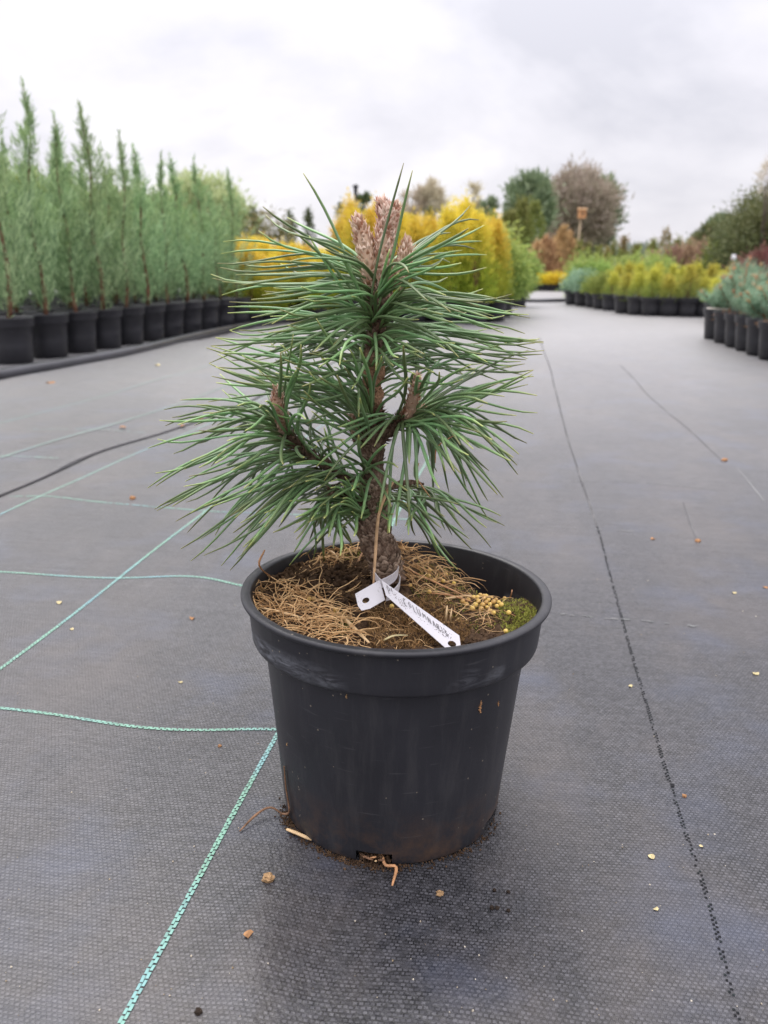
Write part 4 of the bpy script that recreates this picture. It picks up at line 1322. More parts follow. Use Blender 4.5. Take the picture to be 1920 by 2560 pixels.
# crumbs of peat
mb = MB()
def crumb(mb, p, s_, a=0.0, n=6):
    vs = [p + Vector((random.gauss(0, 1), random.gauss(0, 1), random.gauss(0, 1))).normalized() * s_ * random.uniform(0.6, 1.2) for _ in range(0)]
    ax = [Vector((1, 0, 0)), Vector((0, 1, 0)), Vector((0, 0, 1)), Vector((-1, 0, 0)), Vector((0, -1, 0)), Vector((0, 0, -1))]
    rot = Matrix.Rotation(random.uniform(0, 6), 3, Vector((random.gauss(0, 1), random.gauss(0, 1), random.gauss(0, 1))).normalized())
    vs = [p + rot @ (v * s_ * random.uniform(0.6, 1.35)) for v in ax]
    mb.add(vs, [(0, 1, 2), (1, 3, 2), (3, 4, 2), (4, 0, 2), (1, 0, 5), (3, 1, 5), (4, 3, 5), (0, 4, 5)], a)


ALL = [(548, 1255), (640, 1220), (720, 1185), (900, 1190), (1010, 1270), (1150, 1310), (1090, 1375), (960, 1400), (780, 1402), (620, 1360)]
for _ in range(1500):
    p = loc(*in_region(ALL))
    p.z += nz(p.x, p.y, 75) * 0.0024 + random.uniform(0, 0.0015)
    crumb(mb, inside(p, 0.003), random.uniform(0.0005, 0.0018) * random.uniform(0.5, 1))
for _ in range(800):
    p = loc(*in_region(MID if random.random() < .65 else [(555, 1225), (640, 1225), (700, 1250), (690, 1290), (560, 1275)]))
    p.z += random.uniform(0.0, 0.006)
    crumb(mb, inside(p, 0.003), random.uniform(0.0010, 0.0032))
for _ in range(420):
    p = loc(*in_region(random.choice(([(555, 1225), (650, 1215), (790, 1225), (800, 1290), (690, 1295), (560, 1285)], RIGHT, [(1000, 1330), (1100, 1340), (1090, 1385), (1000, 1392)], ALL))))
    crumb(mb, inside(p, 0.004), random.uniform(0.0016, 0.0036))
tag(place(mb.build('peat_crumbs', M['soil'], smooth=False)), 'loose dark crumbs of peat scattered over the soil', kind='stuff')

# fertilizer pellets
M['pellet'] = leafmat('pellet', (0.62, 0.36, 0.08), (0.80, 0.56, 0.18), rough=0.35, trans=0.12, spec=0.5, objvar=0.22)
mb = MB()
mb.lathe([(0.0001, -0.0019), (0.0010, -0.0016), (0.0017, -0.0008), (0.0019, 0.0001), (0.0016, 0.0010), (0.0010, 0.0016), (0.0001, 0.0019)], 12, 0.5)
pel = place(mb.build('fertilizer_pellet', M['pellet']))
spots_ = [(375, 383), (400, 383), (1075, 248), (1060, 292), (1115, 300), (990, 237), (892, 312), (990, 345), (1250, 360), (1280, 355), (1305, 372), (1270, 378), (1280, 400),
          (1300, 410), (1318, 398), (1345, 400), (1357, 412), (1285, 425), (1262, 412), (1215, 372), (1190, 385), (1240, 392), (1225, 410), (1210, 430), (1318, 453),
          (1395, 453), (1385, 355), (1335, 420), (1302, 445), (1255, 432), (1178, 410), (1375, 368), (797, 420), (985, 265), (1015, 290), (1380, 547), (510, 440), (1160, 395),
          (1292, 388), (1268, 362), (1235, 372), (1330, 385)]
for i, (zx, zy) in enumerate(spots_):
    o = pel if i == 0 else pel.copy()
    if i:
        COL.objects.link(o)
    p = loc((590 + zx / 2.048) / S, (1320 + zy / 2.048) / S, 0.0030)
    s_ = random.uniform(0.85, 1.12)
    o.matrix_world = PM @ Matrix.Translation(inside(p, 0.003)) @ Matrix.Rotation(random.uniform(0, 6), 4, 'X') @ Matrix.Diagonal((s_, s_, s_ * random.uniform(0.85, 1), 1))
    lb = 'small round amber fertilizer pellet among the moss on the right of the soil'
    if i == 0:
        lb = 'amber pellet in the straw on the left, left one of a touching pair'
    elif i == 1:
        lb = 'amber pellet in the straw on the left, right one of a touching pair'
    elif zx == 510:
        lb = 'lone amber pellet in the straw left of the label'
    elif zx == 797:
        lb = 'lone amber pellet just below the white label'
    elif zx < 1130:
        lb = 'small amber pellet on the soil between the trunk and the pellet heap'
    tag(o, lb, 'pellet', 'fertilizer pellets on the soil')


# ------------------------------------------------------------------ straws and dead needles that can be picked out
def stick(name, pts, rad, mat, label, cat, n=6, squash=0.6):
    mb = MB()
    p = [Vector(q) for q in pts]
    fine = []
    for a, b_, c_, d_ in zip([p[0] * 2 - p[1]] + p[:-2], p[:-1], p[1:], p[2:] + [p[-1] * 2 - p[-2]]):
        for k in range(4):
            t = k / 4
            fine.append(0.5 * ((2 * b_) + (c_ - a) * t + (2 * a - 5 * b_ + 4 * c_ - d_) * t * t + (3 * b_ - a - 3 * c_ + d_) * t ** 3))
    fine.append(p[-1])
    m_ = len(fine)
    rr = [rad * (0.55 + 0.45 * math.sin(math.pi * min(1, (i + 1) / (m_ * 0.35)) / 2)) * (1 if i < m_ * 0.7 else 1 - 0.6 * (i / m_ - 0.7) / 0.3) for i in range(m_)]
    mb.tube(fine, rr, n, True, None, squash)
    return tag(mb.build(name, mat), label, cat)


def sp(x, y, up=0.002):
    return PM @ inside(loc(x, y, up), 0.002)


stick('straw_blade', [sp(706, 1312), sp(740, 1340, .003), sp(770, 1372, .0035), sp(797, 1400, .004)], 0.0016, M['straw_blade'], 'broad pale straw blade lying towards the front rim, left of the label', 'straw')
stick('straw_blade', [sp(556, 1318), sp(600, 1332, .004), sp(660, 1348, .004)], 0.0011, M['straw_blade'], 'pale straw blade along the left front edge of the soil', 'straw')
stick('straw_blade', [sp(963, 1352, .001), at(964, 1330, .553), at(966, 1308, .556)], 0.0007, M['straw_blade'], 'short straw standing up beside the label, left of a pair', 'straw')
stick('straw_blade', [sp(973, 1350, .001), at(973, 1334, .553), at(976, 1314, .556)], 0.0006, M['straw_blade'], 'short straw standing up beside the label, right of a pair', 'straw')
stick('straw_blade', [sp(955, 1300), sp(1000, 1298, .004), sp(1050, 1296, .003)], 0.0012, M['straw_blade'], 'pale straw lying across the moss in front of the pellet heap', 'straw')
stick('dead_needle', [sp(548, 1250, .004), at(560, 1222, .60), at(572, 1188, .605)], 0.0008, M['needle_dead'], 'brown dead needle standing at the left inside wall of the pot', 'dead needle')
stick('dead_needle', [sp(862, 1225), sp(905, 1252, .004), sp(960, 1280, .005), sp(1005, 1298, .004)], 0.0009, M['needle_dead'], 'long brown dead needle running right from the trunk across the soil', 'dead needle')
stick('dead_needle', [sp(925, 1286), sp(970, 1296, .004), sp(1020, 1308, .003)], 0.0010, M['needle_dead'], 'brown dead needle just below the long one on the right', 'dead needle')
stick('dead_needle', [sp(690, 1198, .003), sp(715, 1205, .006), sp(738, 1222, .003)], 0.0009, M['straw_blade'], 'pale bent needle on the straw left of the trunk', 'dead needle')
stick('dead_needle', [sp(752, 1192, .004), sp(785, 1202, .005), sp(800, 1212, .004)], 0.0009, M['needle_dead'], 'brown needle on the straw close to the trunk', 'dead needle')
stick('dead_needle', [sp(792, 1195, .008), sp(778, 1218, .006), sp(762, 1245, .002)], 0.0008, M['needle_dead'], 'brown dead needle leaning from the trunk down to the left', 'dead needle')
stick('dead_needle', [sp(1103, 1290, .002), at(1104, 1285, .60), at(1106, 1274, .60)], 0.0006, M['needle_dead'], 'tiny brown needle sticking up behind the moss cushion', 'dead needle')
stick('dry_leaf', [sp(828, 1392, .003), sp(850, 1388, .005), sp(880, 1381, .003)], 0.0013, M['leaf_pale'], 'pale curled dry leaf at the front rim below the label', 'dry leaf', squash=0.35)


# ------------------------------------------------------------------ the pine
PY = 0.622
PXM = 0.000353


def P(x, y, dy=0.0):
    return at(x, y, PY + dy)


M['tan_needle'] = plain('tan_needle', (0.56, 0.36, 0.20), 0.6, 0.3, 0.3, 120)
pine = empty('pine_tree', P(832, 1235), 'small dwarf pine with long green needles and pinkish brown buds', 'pine tree')
PINV = Matrix.Translation(-pine.location)


def L_(p):
    return p - pine.location


def smooth_path(pts, rad, k=6):
    p = [Vector(q) for q in pts]
    out, rr = [], []
    n = len(p)
    for i in range(n - 1):
        a = p[i - 1] if i else p[0] * 2 - p[1]
        d = p[i + 2] if i + 2 < n else p[-1] * 2 - p[-2]
        b_, c = p[i], p[i + 1]
        for j in range(k):
            t = j / k
            out.append(0.5 * ((2 * b_) + (c - a) * t + (2 * a - 5 * b_ + 4 * c - d) * t * t + (3 * b_ - a - 3 * c + d) * t ** 3))
            s_ = t * t * (3 - 2 * t)
            rr.append(rad[i] * (1 - s_) + rad[i + 1] * s_)
    out.append(p[-1])
    rr.append(rad[-1])
    return out, rr


def bark_mat():
    m, nt, b = mat_new('pine_bark')
    tc = nd(nt, 'ShaderNodeTexCoord')
    v = nd(nt, 'ShaderNodeMapping', {'Vector': tc.outputs['Object'], 'Scale': (1, 1, 0.55)}).outputs[0]
    n = nd(nt, 'ShaderNodeTexNoise', {'Vector': v, 'Scale': 240, 'Detail': 8, 'Roughness': 0.7}).outputs['Fac']
    wv = nd(nt, 'ShaderNodeVectorMath', {0: v, 1: nd(nt, 'ShaderNodeVectorMath', {0: nd(nt, 'ShaderNodeTexNoise', {'Vector': v, 'Scale': 120, 'Detail': 3}).outputs['Color'], 'Scale': 0.012}, operation='SCALE').outputs[0]}, operation='ADD').outputs[0]
    vo = nd(nt, 'ShaderNodeTexVoronoi', {'Vector': wv, 'Scale': 210}, feature='DISTANCE_TO_EDGE').outputs['Distance']
    c = ramp(nt, n, [(0.28, (0.040, 0.024, 0.017)), (0.5, (0.19, 0.125, 0.088)), (0.72, (0.40, 0.30, 0.225))])
    c = mixc(nt, math_(nt, 'MULTIPLY', ramp(nt, vo, [(0.0, (1, 1, 1)), (0.14, (0, 0, 0))]), 0.45), c, (0.03, 0.017, 0.012))
    z = nd(nt, 'ShaderNodeSeparateXYZ', {0: tc.outputs['Object']}).outputs[2]
    pale = math_(nt, 'MULTIPLY', nd(nt, 'ShaderNodeMapRange', {0: z, 1: 0.115, 2: 0.135}).outputs[0], nd(nt, 'ShaderNodeMapRange', {0: z, 1: 0.172, 2: 0.160}).outputs[0])
    c = mixc(nt, math_(nt, 'MULTIPLY', pale, 0.6), c, (0.42, 0.23, 0.13))
    nt.links.new(c, b.inputs['Base Color'])
    b.inputs['Roughness'].default_value = 0.9
    b.inputs['Specular IOR Level'].default_value = 0.15
    h = math_(nt, 'ADD', math_(nt, 'MULTIPLY', nd(nt, 'ShaderNodeMapRange', {0: vo, 2: 0.3}).outputs[0], 0.8), n)
    bp = nd(nt, 'ShaderNodeBump', {'Height': h, 'Strength': 0.9, 'Distance': 0.0016})
    nt.links.new(bp.outputs[0], b.inputs['Normal'])
    return m


M['pine_bark'] = bark_mat()


def barky(name, pts, radpx, parent, amp=0.0016, n=30, k=10):
    path, rr = smooth_path([L_(q) for q in pts], [r * PXM for r in radpx], k)
    mb = MB()
    mb.tube(path, rr, n, True)
    vs = []
    for i, v in enumerate(mb.v):
        c = path[min(i // n, len(path) - 1)]
        d = Vector(v) - c
        if d.length > 1e-6:
            f = noise.fractal(Vector(v) * 130, 0.9, 2.0, 4) + 1.1 * noise.noise(Vector(v) * 62) + 0.8 * abs(noise.noise(Vector((v[0], v[1], v[2] * 0.6)) * 330))
            d = d * (1 + amp * f / max(d.length, 0.003))
        vs.append(c + d)
    mb.v = [tuple(v) for v in vs]
    return mb.build(name, M['pine_bark'], parent), path, rr


TR = [(838, 1250, 37), (835, 1225, 34), (826, 1195, 35), (812, 1160, 36), (808, 1130, 30), (812, 1100, 25), (806, 1065, 26), (804, 1035, 25), (807, 1000, 19), (803, 965, 24), (795, 932, 37),
      (800, 905, 27), (803, 880, 19), (804, 850, 17), (806, 800, 17), (806, 760, 16), (810, 720, 18), (815, 680, 18), (820, 640, 21), (824, 612, 20)]
trunk, tpath, trad = barky('trunk', [P(x, y) for x, y, r in TR], [r for x, y, r in TR], pine, 0.0022)
BL = [(800, 1068, 12, 0), (760, 1040, 10, .006), (715, 1012, 10, .004), (670, 982, 11, -.004), (632, 950, 12, -.010), (612, 925, 9, -.012)]
BR = [(812, 958, 14, 0), (838, 930, 13, -.008), (862, 908, 13, -.014), (884, 896, 13, -.018)]
BLo = [(800, 1100, 12, 0), (770, 1085, 9, -.006), (740, 1068, 9, -.012), (715, 1060, 8, -.016)]
BRo = [(812, 1065, 9, 0), (850, 1050, 7, .008), (890, 1042, 6, .016), (915, 1046, 3, .020)]
for B_ in (BL, BR, BLo, BRo):
    barky('branch', [P(x, y, d) for x, y, r, d in B_], [r for x, y, r, d in B_], pine, 0.0016, 16, 6)

M['scale_pale'] = leafmat('bud_scales', (0.42, 0.20, 0.115), (0.98, 0.80, 0.65), rough=0.7, trans=0.12, objvar=0.05)
M['scale_dark'] = leafmat('old_scales', (0.06, 0.03, 0.02), (0.27, 0.16, 0.11), rough=0.85, trans=0.05, objvar=0.05)


def scales(mb, path, rr, n, L0, W0, open_=0.35, s0=0.0, s1=1.0, pale=None):
    """pointed scales spiralling up a shoot, lying along it and opening outwards"""
    m = len(path)
    for i in range(n):
        s_ = s0 + (s1 - s0) * (i + random.random()) / n
        f = s_ * (m - 1)
        j = min(int(f), m - 2)
        c = path[j].lerp(path[j + 1], f - j)
        r = rr[j] * (1 - f + j) + rr[j + 1] * (f - j)
        ax = (path[j + 1] - path[j]).normalized()
        an = i * 2.39996 + random.uniform(-.3, .3)
        u = ax.orthogonal().normalized()
        u.rotate(Matrix.Rotation(an, 3, ax))
        w = ax.cross(u)
        o_ = open_ * random.uniform(0.3, 1.6)
        L = L0 * random.uniform(0.6, 1.3)
        W = W0 * random.uniform(0.7, 1.2)
        b0 = c + u * r * 0.86
        d = (ax + u * o_).normalized()
        mid = b0 + d * L * 0.5 + u * L * 0.10
        tip = b0 + d * L + u * L * (0.05 if random.random() < 0.6 else 0.35)
        t = random.random() if pale is None else pale
        mb.add([b0 - w * W * .5, b0 + w * W * .5, mid + w * W * .55, tip, mid - w * W * .55, mid + u * W * .3], [(0, 1, 5), (1, 2, 5), (2, 3, 5), (3, 4, 5), (4, 0, 5)], [t * .6, t * .6, t, min(1, t + .35), t, t * .5])


def bud(pts, radpx, label=None, n=150, L0=0.0042, W0=0.0020, mat='scale_pale', open_=0.22, fringe=40):
    path, rr = smooth_path([L_(q) for q in pts], [r * PXM for r in radpx], 8)
    mb = MB()
    mb.tube(path, rr, 12, True, 0.35)
    core = mb.build('bud', M[mat], pine)
    if label:
        core['label'] = label
    mb = MB()
    scales(mb, path, rr, n, L0, W0, open_)
    for _ in range(fringe):     # pale papery fringes
        scales(mb, path, rr, 1, L0 * 0.9, W0 * 0.28, 1.3, random.random() * 0.9, 0.95, 1.0)
    o = mb.build('bud_scales', M[mat], core, smooth=False)
    o['kind'] = 'stuff'
    return core


bud([P(823, 655), P(825, 600), P(829, 545, -.002), P(833, 500, -.002), P(836, 470, -.002), P(826, 440, -.002)], [19, 21, 19, 18, 17, 5], 'tall central bud, split at its tip', 420, 0.0060, 0.0027)
bud([P(838, 520, -.002), P(846, 480, -.003), P(851, 455, -.003), P(852, 443, -.003)], [14, 14, 12, 4], 'right tip of the central bud', 110, 0.0042, 0.0020)
bud([P(806, 625), P(796, 575, -.003), P(786, 525, -.004), P(777, 492, -.004), P(770, 474, -.004)], [15, 17, 17, 13, 3], 'bud leaning left at the top', 210, 0.0056, 0.0026)
bud([P(862, 625), P(869, 580, -.002), P(875, 548, -.002), P(878, 522, -.002)], [11, 14, 14, 2], 'short bud at the right of the top cluster', 130, 0.0056, 0.0026, open_=0.16)
bud([P(612, 938, -.012), P(607, 905, -.026), P(600, 872, -.036), P(596, 840, -.042)], [10, 11, 12, 2], 'bud at the tip of the left branch', 130, 0.0046, 0.0022, open_=0.12)
bud([P(620, 925, -.016), P(617, 905, -.017), P(614, 890, -.017)], [8, 8, 2], 'small bud low on the left branch tip', 50, 0.003, 0.0018, open_=0.12)
bud([P(884, 902, -.018), P(890, 868, -.032), P(897, 838, -.042), P(901, 813, -.044)], [12, 11, 9, 2], 'bud at the tip of the right branch', 150, 0.0042, 0.0021, open_=0.3)
bud([P(905, 893, -.02), P(914, 884, -.021), P(920, 880, -.021)], [7, 6, 2], None, 36, 0.003, 0.0016, open_=0.3)
bud([P(790, 950), P(770, 925, -.006), P(757, 898, -.010)], [20, 14, 3], 'small brown bud in the middle of the trunk', 90, 0.0036, 0.0019, open_=0.3, fringe=6)

# old scales and needle stubs along the stems
mb = MB()
scales(mb, tpath, trad, 620, 0.0042, 0.0018, 0.9, 0.42, 1.0)
scales(mb, tpath, trad, 420, 0.0050, 0.0024, 0.9, 0.48, 0.62)
mb2 = MB()
scales(mb2, tpath, trad, 420, 0.0062, 0.0052, 0.20, 0.02, 0.36)
o = mb2.build('bark_plates', leafmat('bark_plate', (0.10, 0.062, 0.042), (0.46, 0.34, 0.255), rough=0.9, trans=0.0, objvar=0.02), pine, smooth=False)
o['kind'] = 'stuff'
for B_ in (BL, BR, BLo):
    bp_, br_ = smooth_path([L_(P(x, y, d)) for x, y, r, d in B_], [r * PXM for x, y, r, d in B_], 6)
    scales(mb, bp_, br_, 190, 0.0040, 0.0017, 0.9, 0.12, 1.0)
o = mb.build('bark_scales', M['scale_dark'], pine, smooth=False)
o['kind'] = 'stuff'


def needle_mat():
    m, nt, b = mat_new('pine_needle')
    t = nd(nt, 'ShaderNodeAttribute', attribute_name='t').outputs['Fac']
    k = nd(nt, 'ShaderNodeAttribute', attribute_name='k').outputs['Fac']
    c = ramp(nt, t, [(0.0, (0.23, 0.25, 0.11)), (0.10, (0.220, 0.330, 0.130)), (0.5, (0.180, 0.310, 0.128)), (0.86, (0.205, 0.330, 0.112)), (0.955, (0.28, 0.33, 0.085)), (1.0, (0.55, 0.54, 0.15))])
    hv = nd(nt, 'ShaderNodeHueSaturation', {'Hue': math_(nt, 'MULTIPLY_ADD', k, 0.05, 0.475), 'Saturation': 0.95, 'Value': math_(nt, 'MULTIPLY_ADD', k, 0.95, 0.52), 'Color': c}).outputs[0]
    nt.links.new(hv, b.inputs['Base Color'])
    b.inputs['Roughness'].default_value = 0.36
    b.inputs['Specular IOR Level'].default_value = 0.75
    tr = nd(nt, 'ShaderNodeBsdfTranslucent', {'Color': hv})
    mx = nd(nt, 'ShaderNodeMixShader', {0: 0.18, 1: b.outputs[0], 2: tr.outputs[0]})
    nt.links.new(mx.outputs[0], nt.nodes['Material Output'].inputs['Surface'])
    return m


M['needle'] = needle_mat()
needles = []          # (prominence, points, radii, random)


def bez(p0, p1, p2, p3, n=9):
    out = []
    for i in range(n + 1):
        t = i / n
        out.append(p0 * (1 - t) ** 3 + p1 * 3 * t * (1 - t) ** 2 + p2 * 3 * t * t * (1 - t) + p3 * t ** 3)
    return out


def needle(B, T, axd, droop=0.0, w=0.00120, first=0.5, pair=False):
    d = T - B
    L = d.length
    o = d.normalized()
    wob = Vector((random.gauss(0, 1), random.gauss(0, 1), random.gauss(0, 1))) * L * 0.045
    p1 = B + (axd * first + o * 0.75).normalized() * L * random.uniform(.22, .38) + wob
    p2 = T - (o + Vector((random.gauss(0, .05), random.gauss(0, .05), droop + random.gauss(0, .05)))).normalized() * L * random.uniform(.28, .42) - wob * .6
    pts = bez(B, p1, p2, T)
    rr = [w * q for q in (0.75, 0.95, 1.0, 1.03, 1.05, 1.03, 1.0, 0.95, 0.80, 0.28)]
    needles.append((L - 0.5 * (T.y - PY), pts, rr, random.random()))


def along(path_pts, s_):
    p = path_pts
    f = s_ * (len(p) - 1)
    j = min(int(f), len(p) - 2)
    return p[j].lerp(p[j + 1], f - j), (p[j + 1] - p[j]).normalized()


def whorl(stem, tips, copies, Lm=0.113, Ls=0.009, jit=13, shrink=(0.55, 1.0), back=0.62, droop=(-.15, .1), s_by_y=None, first=0.6, exact=True, srange=(0, 1)):
    for (tx, ty) in tips:
        for c in range(copies + (1 if exact else 0)):
            if exact and c == 0:
                x, y, k = tx, ty, 1.0
            else:
                k = random.uniform(*shrink)
                x, y = tx + random.gauss(0, jit), ty + random.gauss(0, jit * 1.3)
            if s_by_y:
                s_ = min(1, max(0, s_by_y(tx, ty) + random.gauss(0, 0.10)))
            else:
                s_ = random.uniform(*srange)
            B, ax = along(stem, s_)
            bx = (B.x, B.z)
            # move the tip towards the base in the picture plane, give the rest of the length to depth
            T0 = at(x, y, B.y)
            T1 = B.lerp(T0, k)
            d2 = (T1 - B).length
            L = min(0.128, random.gauss(Lm, Ls))
            dep = math.sqrt(max(0.0, L * L - d2 * d2)) if d2 < L else random.uniform(0, 0.012)
            dep *= (1 if random.random() < back else -0.8)
            # the tip keeps its place in the view while it moves in depth
            V1 = T1 - Vector((0, 0, CAM_H))
            T = Vector((0, 0, CAM_H)) + V1 * ((B.y + dep) / V1.y)
            if (T - B).length > 0.135:
                T = B + (T - B).normalized() * 0.132
            rad = (T - B).normalized()
            rad = (rad - ax * rad.dot(ax)).normalized()
            needle(B + rad * 0.005, T, ax, random.uniform(*droop), random.uniform(0.00104, 0.00128), first * random.uniform(0.6, 1.3))


def Z(zx, zy):
    return ((375 + zx * .6028) / S, (375 + zy * .6028) / S)


def ZL(*q):
    return [Z(*p) for p in q]


stemT = [P(x, y) for x, y in ((808, 760), (810, 725), (815, 680), (820, 640), (822, 612))]
T_left = ZL((305, 380), (295, 430), (280, 470), (290, 487), (252, 515), (258, 532), (300, 546), (298, 602), (330, 630), (325, 650), (322, 676), (450, 335), (468, 235), (570, 280), (575, 512), (380, 560),
            (520, 770), (440, 750), (420, 620), (330, 748), (500, 690), (565, 705))
T_right = ZL((1365, 290), (1386, 312), (1376, 378), (1345, 410), (1396, 435), (1395, 487), (1205, 345), (1500, 598), (1560, 650), (1570, 683), (1576, 697), (1510, 620), (1632, 795), (1634, 832), (1590, 785),
             (1565, 865), (1300, 655), (1365, 650), (1420, 700), (1480, 740), (1330, 755), (1200, 470), (1150, 560), (1260, 600))
whorl(stemT, T_left, 2, s_by_y=lambda x, y: (800 - y) / 260, jit=20, droop=(-.35, .35), shrink=(.5, 1))
whorl(stemT, T_right, 2, s_by_y=lambda x, y: (800 - y) / 260, jit=20, droop=(-.45, .30), shrink=(.5, 1))
# needles that cross in front of the stem and the buds, and those that stand up
for bx_, by_, tx, ty, dy in ((800, 690, 872, 352, -.022), (806, 690, 891, 368, -.030), (796, 670, 842, 538, -.030), (800, 660, 850, 560, -.034), (806, 655, 862, 590, -.032), (818, 660, 885, 600, -.03),
                             (815, 690, 880, 612, -.034), (800, 700, 866, 618, -.036), (800, 690, 655, 374, -.01), (812, 690, 815, 628, -.04), (790, 690, 733, 545, -.035), (800, 720, 668, 510, -.03),
                             (796, 700, 640, 505, -.04), (820, 690, 935, 720, -.05), (800, 700, 720, 745, -.055), (795, 690, 760, 640, -.05), (806, 700, 905, 690, -.055), (822, 690, 925, 640, -.04),
                             (812, 720, 812, 800, -.05), (822, 650, 890, 560, .02), (790, 740, 775, 900, -.05), (800, 650, 770, 520, .03), (808, 660, 748, 560, .02)):
    B = P(bx_, by_, -.004)
    needle(B, P(tx, ty, dy), Vector((random.uniform(-.5, .5), -0.5, 0.7)), random.uniform(-.4, .3), 0.0012, 0.9)

midT = [P(800, 860), P(804, 820), P(806, 780), P(808, 740), P(812, 700)]
T_mid = ZL((272, 778), (252, 812), (290, 843), (245, 885), (272, 900), (330, 748), (420, 800), (500, 830), (380, 900), (560, 870), (640, 830), (700, 900), (480, 900), (600, 780), (360, 840),
           (1632, 800), (1600, 830), (1590, 912), (1560, 870), (1500, 900), (1400, 880), (1330, 840), (1260, 800), (1450, 960), (1300, 930), (1200, 880), (1150, 820), (1380, 800), (1480, 800))
whorl(midT, T_mid, 2, s_by_y=lambda x, y: random.uniform(.15, 1), jit=20, droop=(-.45, .35), shrink=(.5, 1), first=.7)
# second whorl: the middle of the trunk and the right branch
stemM = [P(x, y, d) for x, y, d in ((800, 960, 0), (802, 930, -.008), (806, 890, -.006), (806, 850, 0))]
M_left = ZL((272, 778), (252, 812), (290, 843), (245, 885), (272, 900), (255, 938), (280, 846), (225, 1043), (220, 1090), (380, 850), (500, 800), (440, 930), (360, 960), (480, 1080), (300, 905), (540, 960), (275, 965), (440, 1105))
whorl(stemM, M_left, 1, s_by_y=lambda x, y: random.uniform(.1, 1), jit=16, droop=(-.35, .4), shrink=(.5, 1), first=0.75)
M_up = ZL((540, 805), (580, 835), (690, 700), (720, 745), (770, 800), (830, 830), (870, 820), (960, 856), (1070, 942), (660, 920), (640, 1000), (600, 900), (760, 900), (700, 840), (810, 980), (900, 900))
whorl(stemM, M_up, 1, s_by_y=lambda x, y: random.uniform(.0, 1), jit=22, droop=(-.5, .4), shrink=(.6, 1), back=.45, first=.8)
stemR = [P(x, y, d) for x, y, r, d in BR[1:]] + [P(888, 888, -.018)]
R_up = ZL((1590, 912), (1585, 930), (1567, 972), (1450, 965), (1500, 975), (1605, 1018), (1606, 1090), (1480, 1125), (1470, 1022), (1570, 830), (1400, 1050), (1330, 890), (1075, 820), (1135, 785), (1110, 802), (1240, 850), (1200, 920), (1400, 880), (1500, 900))
whorl(stemR, R_up, 1, s_by_y=lambda x, y: random.uniform(.3, 1), jit=16, droop=(-.5, .35), shrink=(.5, 1), first=.7)
R_dn = ZL((1590, 1177), (1546, 1205), (1530, 1262), (1506, 1275), (1490, 1292), (1526, 1347), (1366, 1305), (1300, 1155), (1465, 1441), (1436, 1495), (1400, 1526), (1412, 1370), (1300, 1336), (1200, 1402), (1340, 1240), (1420, 1200), (1250, 1130), (1190, 1450), (1240, 1420))
whorl(stemR, R_dn, 2, s_by_y=lambda x, y: random.uniform(.2, .9), jit=15, droop=(-.55, .15), shrink=(.5, 1), first=.8)
for bx_, by_, tz, dy in ((858, 905, (690, 1312), -.050), (850, 912, (722, 1372), -.055), (862, 905, (690, 1210), -.060), (845, 915, (650, 1135), -.04), (868, 908, (950, 1500), -.055), (872, 906, (1075, 1520), -.058),
                         (880, 905, (1075, 1300), -.06), (872, 908, (985, 1590), -.045), (884, 903, (1110, 1400), -.05), (876, 908, (1020, 1560), -.05), (866, 905, (870, 1240), -.05), (886, 900, (1225, 1330), -.06),
                         (884, 892, (1240, 1115), -.045), (870, 900, (930, 1230), -.06), (885, 900, (1180, 1100), -.06), (858, 905, (780, 1150), -.055), (885, 898, (1010, 1000), -.05), (878, 896, (1100, 930), -.06)):
    x, y = Z(*tz)
    needle(P(bx_, by_, -.014), P(x, y, dy), Vector((random.uniform(-.3, .3), -0.5, 0.6)), random.uniform(-.9, -.2), 0.0012, 1.0)

# left branch
stemL = [P(x, y, d) for x, y, r, d in BL[1:]] + [P(606, 910, -.012)]
LT = [(390, 864), (345, 884), (345, 908), (357, 920), (320, 968), (336, 1022), (319, 1054), (337, 1050), (334, 1100), (402, 1085), (380, 1126), (412, 1108), (405, 1150), (390, 1186), (412, 1212),
      (478, 1222), (497, 1232), (440, 1200), (432, 1165), (470, 1140), (450, 1090), (430, 1010), (420, 960), (520, 1168), (526, 1192), (500, 1120), (400, 1040), (375, 980), (560, 1130), (430, 930)]
whorl(stemL, LT, 2, s_by_y=lambda x, y: 1.0 - (y - 860) / 420, jit=13, droop=(-.40, .15), shrink=(.5, 1))
LU = [(612, 745), (606, 762), (650, 745), (585, 870), (640, 800), (670, 830), (560, 880), (530, 930), (690, 880), (720, 900), (660, 905), (745, 950), (740, 1010), (475, 808), (480, 842), (655, 950), (560, 800),
      (700, 960), (720, 985), (690, 1040), (760, 980), (640, 1040), (600, 1020)]
whorl(stemL, LU, 1, s_by_y=lambda x, y: random.uniform(0.1, 1), jit=18, shrink=(0.6, 1.0), back=0.5, droop=(-.4, .4), Lm=.10)

